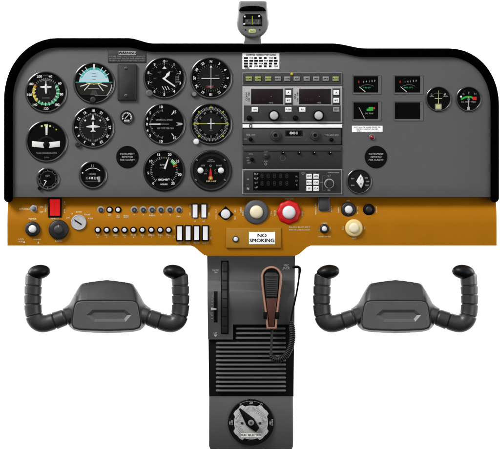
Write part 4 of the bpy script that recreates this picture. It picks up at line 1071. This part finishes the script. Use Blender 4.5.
for i in range(9): b.bar((266.8, 279.6 + i * 2.0), (276.2, 279.6 + i * 2.0), .9, md + 8.4, md + 9.3, PLASTG, bev=.2)
b.prism(rrect(264.8, 274.4, 278.2, 276.6, .5), md + 8.2, md + 9.4, PLASTG, .4); b.build('grille', t)
b = MB(OM); b.prism([(265.8, 297.8), (277.0, 297.8), (275.2, 314), (273.6, 326.4), (269.4, 326.4), (267.8, 314)], md + 7, md + 8.9, BROWN, .8); b.build('lower_shell', t)
for x in (265.2, 277.2):
    b = MB(OM); b.prism(rrect(x - 1.9, 311.6, x + 1.9, 318.6, .8), md + .2, md + 10.2, PLASTD, .8); b.build('clip_jaw', t)
# cord
b = MB(OM)
pth = []
def bez(p0, p1, p2, p3, n):
    return [tuple((1 - u) ** 3 * a + 3 * (1 - u) ** 2 * u * q + 3 * (1 - u) * u * u * c + u ** 3 * e for a, q, c, e in zip(p0, p1, p2, p3)) for u in [i / n for i in range(n + 1)]]
z0 = md + 3
b.tube([(271.6, 327, z0 + 2)] + bez((271.8, 330, z0), (271.8, 340, z0 + 1), (271, 348, z0 + 1), (270.8, 355, z0 + 1), 12), lambda u: 1.9 - .7 * min(1, u * 5), PLAST, 12); b.build('cord', t)
b = MB(OM)
coil_c = bez((270.8, 353, z0), (272, 362.5, z0), (285, 362, z0), (290.4, 347, z0), 40)[:-1] + bez((290.4, 347, z0), (293.4, 339, z0), (292.6, 330, z0), (290.8, 320.5, z0), 24)
P = [Vector(p) for p in coil_c]
# resample and wind
L_ = [0]
for i in range(1, len(P)): L_.append(L_[-1] + (P[i] - P[i - 1]).length)
tot = L_[-1]; turns = int(tot / 1.75); N = turns * 12; hel = []
for i in range(N + 1):
    s_ = tot * i / N
    j = max(k for k in range(len(L_)) if L_[k] <= s_ + 1e-9); j = min(j, len(P) - 2)
    u = (s_ - L_[j]) / (L_[j + 1] - L_[j]); p = P[j].lerp(P[j + 1], u); tg = (P[j + 1] - P[j]).normalized()
    a = Vector((0, 0, 1)).cross(tg).normalized(); th = 2 * pi * i / 12; rr_ = 2.5 * min(1, .4 + i / 60, .4 + (N - i) / 60)
    hel.append(tuple(p + a * math.cos(th) * rr_ + Vector((0, 0, 1)) * math.sin(th) * rr_))
b.tube(hel, .82, PLAST, 7); b.build('coiled_cord', t, 60)
b = MB(OM); b.tube(bez((290.8, 321, z0), (291.5, 312, z0), (297, 296, z0 + 1), (299.2, 274, z0), 20), .95, PLASTD, 12); b.build('cable', t)
b = MB(OM); b.tube([(299.2, 275, z0), (299.6, 270, z0), (299.3, 267.6, z0), (297.6, 266.7, z0), (294.5, 266.8, z0), (292.6, 267, z0)], lambda u: 1.5 if .15 < u < .85 else 1.1, PLASTD, 12)
b.tube([(293.6, 267, z0), (293.6, 267, DP(267) - .5)], 1.2, PLASTD, 12)
b.build('plug', t)

# ------------------------------------------------------------------ yokes
def make_yoke(lab):
    x0, y0, d0 = 107.2, 333, 12
    t = thing('control_yoke', lab, 'control yoke', x0, y0, d0, 'control yokes below the panel')
    O = (x0, y0, d0)
    half = [(0, 279.8), (8, 280.6), (18, 282.0), (24.4, 283.2), (26.6, 284.6), (30.6, 290.6), (33.8, 296.4), (37.2, 303), (40.5, 306), (44.6, 308.6), (44.0, 317), (40, 323), (36.4, 327.6), (33, 330.3), (27, 331.8), (14, 332.8), (0, 333.2)]
    def full(h): return [(x0 + x, y) for x, y in h] + [(x0 - x, y) for x, y in reversed(h[1:-1])]
    fh = [(0, 300.4), (8, 300.5), (18, 300.6), (25, 300.8), (27.6, 301.3), (29.4, 302.2), (30.6, 303.8), (31.4, 306), (32.0, 309), (32.6, 312.5), (33.2, 317), (33.6, 321), (33.5, 324), (32, 326.8), (27, 328.3), (14, 329.0), (0, 329.3)]
    mid = [(a[0] * .75 + c[0] * .25, a[1] * .80 + c[1] * .20) for a, c in zip(half, fh)]
    ho, mo_, fo = full(half), full(mid), full(fh)
    b = MB(O); b.loft([offset_poly(ho, 2.5), ho, offset_poly(ho, .2), mo_, offset_poly(fo, -1.2), offset_poly(fo, -.4), offset_poly(fo, .2)], [0, 5, 11, 15.6, 22.6, 22.4, 21.6], YOKE, True, True); b.build('hub', t, 30)
    hx = [(-20, 314.8), (-13.6, 309.2), (18.4, 309.2), (25.0, 314.4), (19, 321.2), (-12.4, 321.2)]
    hx = [(x0 + x, y) for x, y in hx]; hin = offset_poly(hx, 2.9)
    fi = offset_poly(fo, .9)
    b = MB(O)
    # face plate as a ring between its outline and the hexagonal recess
    b.loft([fo, fo, offset_poly(fo, .4), fi], [21, 23.2, 23.8, 24.0], YOKEF, False, False)
    nO = len(fi); V = [(x, y, 24.0) for x, y in fi]; c = (x0 + 2.5, 315.2)
    # sample the hexagon radially so the ring is clean
    def hexhit(ax, ay, poly):
        best = None
        for i in range(len(poly)):
            p, q = poly[i], poly[(i + 1) % len(poly)]
            dx, dy = q[0] - p[0], q[1] - p[1]; den = ax * dy - ay * dx
            if abs(den) < 1e-9: continue
            s_ = ((p[0] - c[0]) * dy - (p[1] - c[1]) * dx) / den; u = ((p[0] - c[0]) * ay - (p[1] - c[1]) * ax) / den
            if s_ > 0 and -1e-6 <= u <= 1 + 1e-6 and (best is None or s_ < best): best = s_
        return (c[0] + ax * best, c[1] + ay * best)
    angs = sorted(set([math.atan2(y - c[1], x - c[0]) for x, y in fi] + [math.atan2(y - c[1], x - c[0]) for x, y in hx]))
    oa = [hexhit(math.cos(a), math.sin(a), fi) for a in angs]; ia = [hexhit(math.cos(a), math.sin(a), hx) for a in angs]
    b.loft([oa, ia], [24.0, 24.0], YOKEF, False, False)
    b.loft([hx, hin], [24.0, 22.0], YOKEF, False, True)
    b.build('face_plate', t, 20)
    b = MB(O); b.lathe(x0, 310, [(9, -190), (9, -1)], STEEL, 40); b.build('shaft', t)
    for s_ in (-1, 1):
        def X(x): return x0 + s_ * x
        ctrl = [(72.4, 273.0, 14), (72.9, 280, 14), (73.4, 290, 14), (73.7, 300, 14), (73.4, 308, 14), (72.6, 314, 14), (70.4, 319.6, 14), (66.2, 322.8, 14), (60.5, 323.0, 14), (54, 321.2, 14), (47, 318.8, 14), (41, 316.6, 14), (35, 314.4, 13)]
        # Catmull-Rom resample
        pts = []
        for i in range(len(ctrl) - 1):
            p0 = Vector(ctrl[max(0, i - 1)]); p1 = Vector(ctrl[i]); p2 = Vector(ctrl[i + 1]); p3 = Vector(ctrl[min(len(ctrl) - 1, i + 2)])
            for k in range(24):
                u = k / 24; pts.append(.5 * ((2 * p1) + (p2 - p0) * u + (2 * p0 - 5 * p1 + 4 * p2 - p3) * u * u + (3 * p1 - p0 - 3 * p2 + p3) * u ** 3))
        pts.append(Vector(ctrl[-1]))
        ln = [0]
        for i in range(1, len(pts)): ln.append(ln[-1] + (pts[i] - pts[i - 1]).length)
        grooves = [12.5, 21.5, 31.0, 42.0, 66.5, 78.0]
        def rad(u):
            s2 = ln[min(len(ln) - 1, int(round(u * (len(ln) - 1))))]
            r = 8.5 + .5 * math.exp(-((s2 - 52) / 9) ** 2)
            for g in grooves:
                e = s2 - g
                if abs(e) < .9: r -= 0.9 * (1 - abs(e) / .9)
                elif 0 < e < 9: r += .45 * (1 - e / 9)
            if s2 < 3: r *= .55 + .45 * math.sqrt(max(0, 1 - (1 - s2 / 3) ** 2))
            return r
        b = MB(O); b.tube([(X(p.x), p.y, p.z) for p in pts], rad, RUBBER, 28); b.build('grip', t, 24)
        b = MB(O); b.ellipsoid((X(67.4), 271.8, 16.5), (11.6, 7.3, 9.4), GLOSSB, rot=s_ * .14); b.build('grip_cap', t, 80)
    return t
yk = make_yoke('charcoal control yoke below the fuses and switches, on the ignition-lock side of the pedestal')
dup(yk, 107.2 + 288, 333, 12, 'charcoal control yoke beside the coiled microphone cord, on the bare-panel side')

# ------------------------------------------------------------------ light and camera
w = bpy.data.worlds.new('World'); sc.world = w; w.use_nodes = True
bg = w.node_tree.nodes['Background']; bg.inputs['Color'].default_value = (1, 1, 1, 1); bg.inputs['Strength'].default_value = 0.58
# invented ambient gradient: dimmer low down, so that undersides turn darker
nt = w.node_tree; tc_ = nt.nodes.new('ShaderNodeTexCoord'); sx = nt.nodes.new('ShaderNodeSeparateXYZ'); mr = nt.nodes.new('ShaderNodeMapRange'); mr.interpolation_type = 'SMOOTHSTEP'
nt.links.new(tc_.outputs['Generated'], sx.inputs['Vector']); nt.links.new(sx.outputs['Z'], mr.inputs['Value'])
mr.inputs['From Min'].default_value = -0.8; mr.inputs['From Max'].default_value = 0.8; mr.inputs['To Min'].default_value = 0.15; mr.inputs['To Max'].default_value = 1.8
nt.links.new(mr.outputs['Result'], bg.inputs['Color'])
def area(name, loc, size, power, target, size_y=None):
    l = bpy.data.lights.new(name, 'AREA'); l.energy = power; l.size = size
    if size_y: l.shape = 'RECTANGLE'; l.size_y = size_y
    o = bpy.data.objects.new(name, l); COL.objects.link(o); o.location = loc
    o.rotation_euler = (Vector(target) - Vector(loc)).to_track_quat('-Z', 'Y').to_euler(); return o
C0 = (0, 0, 0.46)
area('key_light', (-3.45, -3.0, 4.12), 1.9, 440, C0)
area('added_wall_fill', (-2.2, 0.35, 1.2), 0.5, 95, (-.5, 1.5, .5), 1.6)  # unseen pair added to bleach the wall white and drown its shadows
area('added_wall_fill', (2.2, 0.35, 1.2), 0.5, 95, (.5, 1.5, .5), 1.6)
area('fill_light', (2.6, -2.6, 0.3), 2.0, 40, C0)

cam = bpy.data.cameras.new('Camera'); co_ = bpy.data.objects.new('Camera', cam); COL.objects.link(co_)
DIST = 8.0
co_.location = (0, -DIST, 225.5 * S); co_.rotation_euler = (pi / 2, 0, 0)
cam.sensor_width = 36; cam.sensor_fit = 'HORIZONTAL'; cam.lens = 36 * DIST / (500 * S); cam.clip_end = 100
sc.camera = co_
sc.view_settings.view_transform = 'Standard'; sc.view_settings.look = 'None'; sc.view_settings.exposure = 0; sc.view_settings.gamma = 1
sc.render.engine = 'CYCLES'
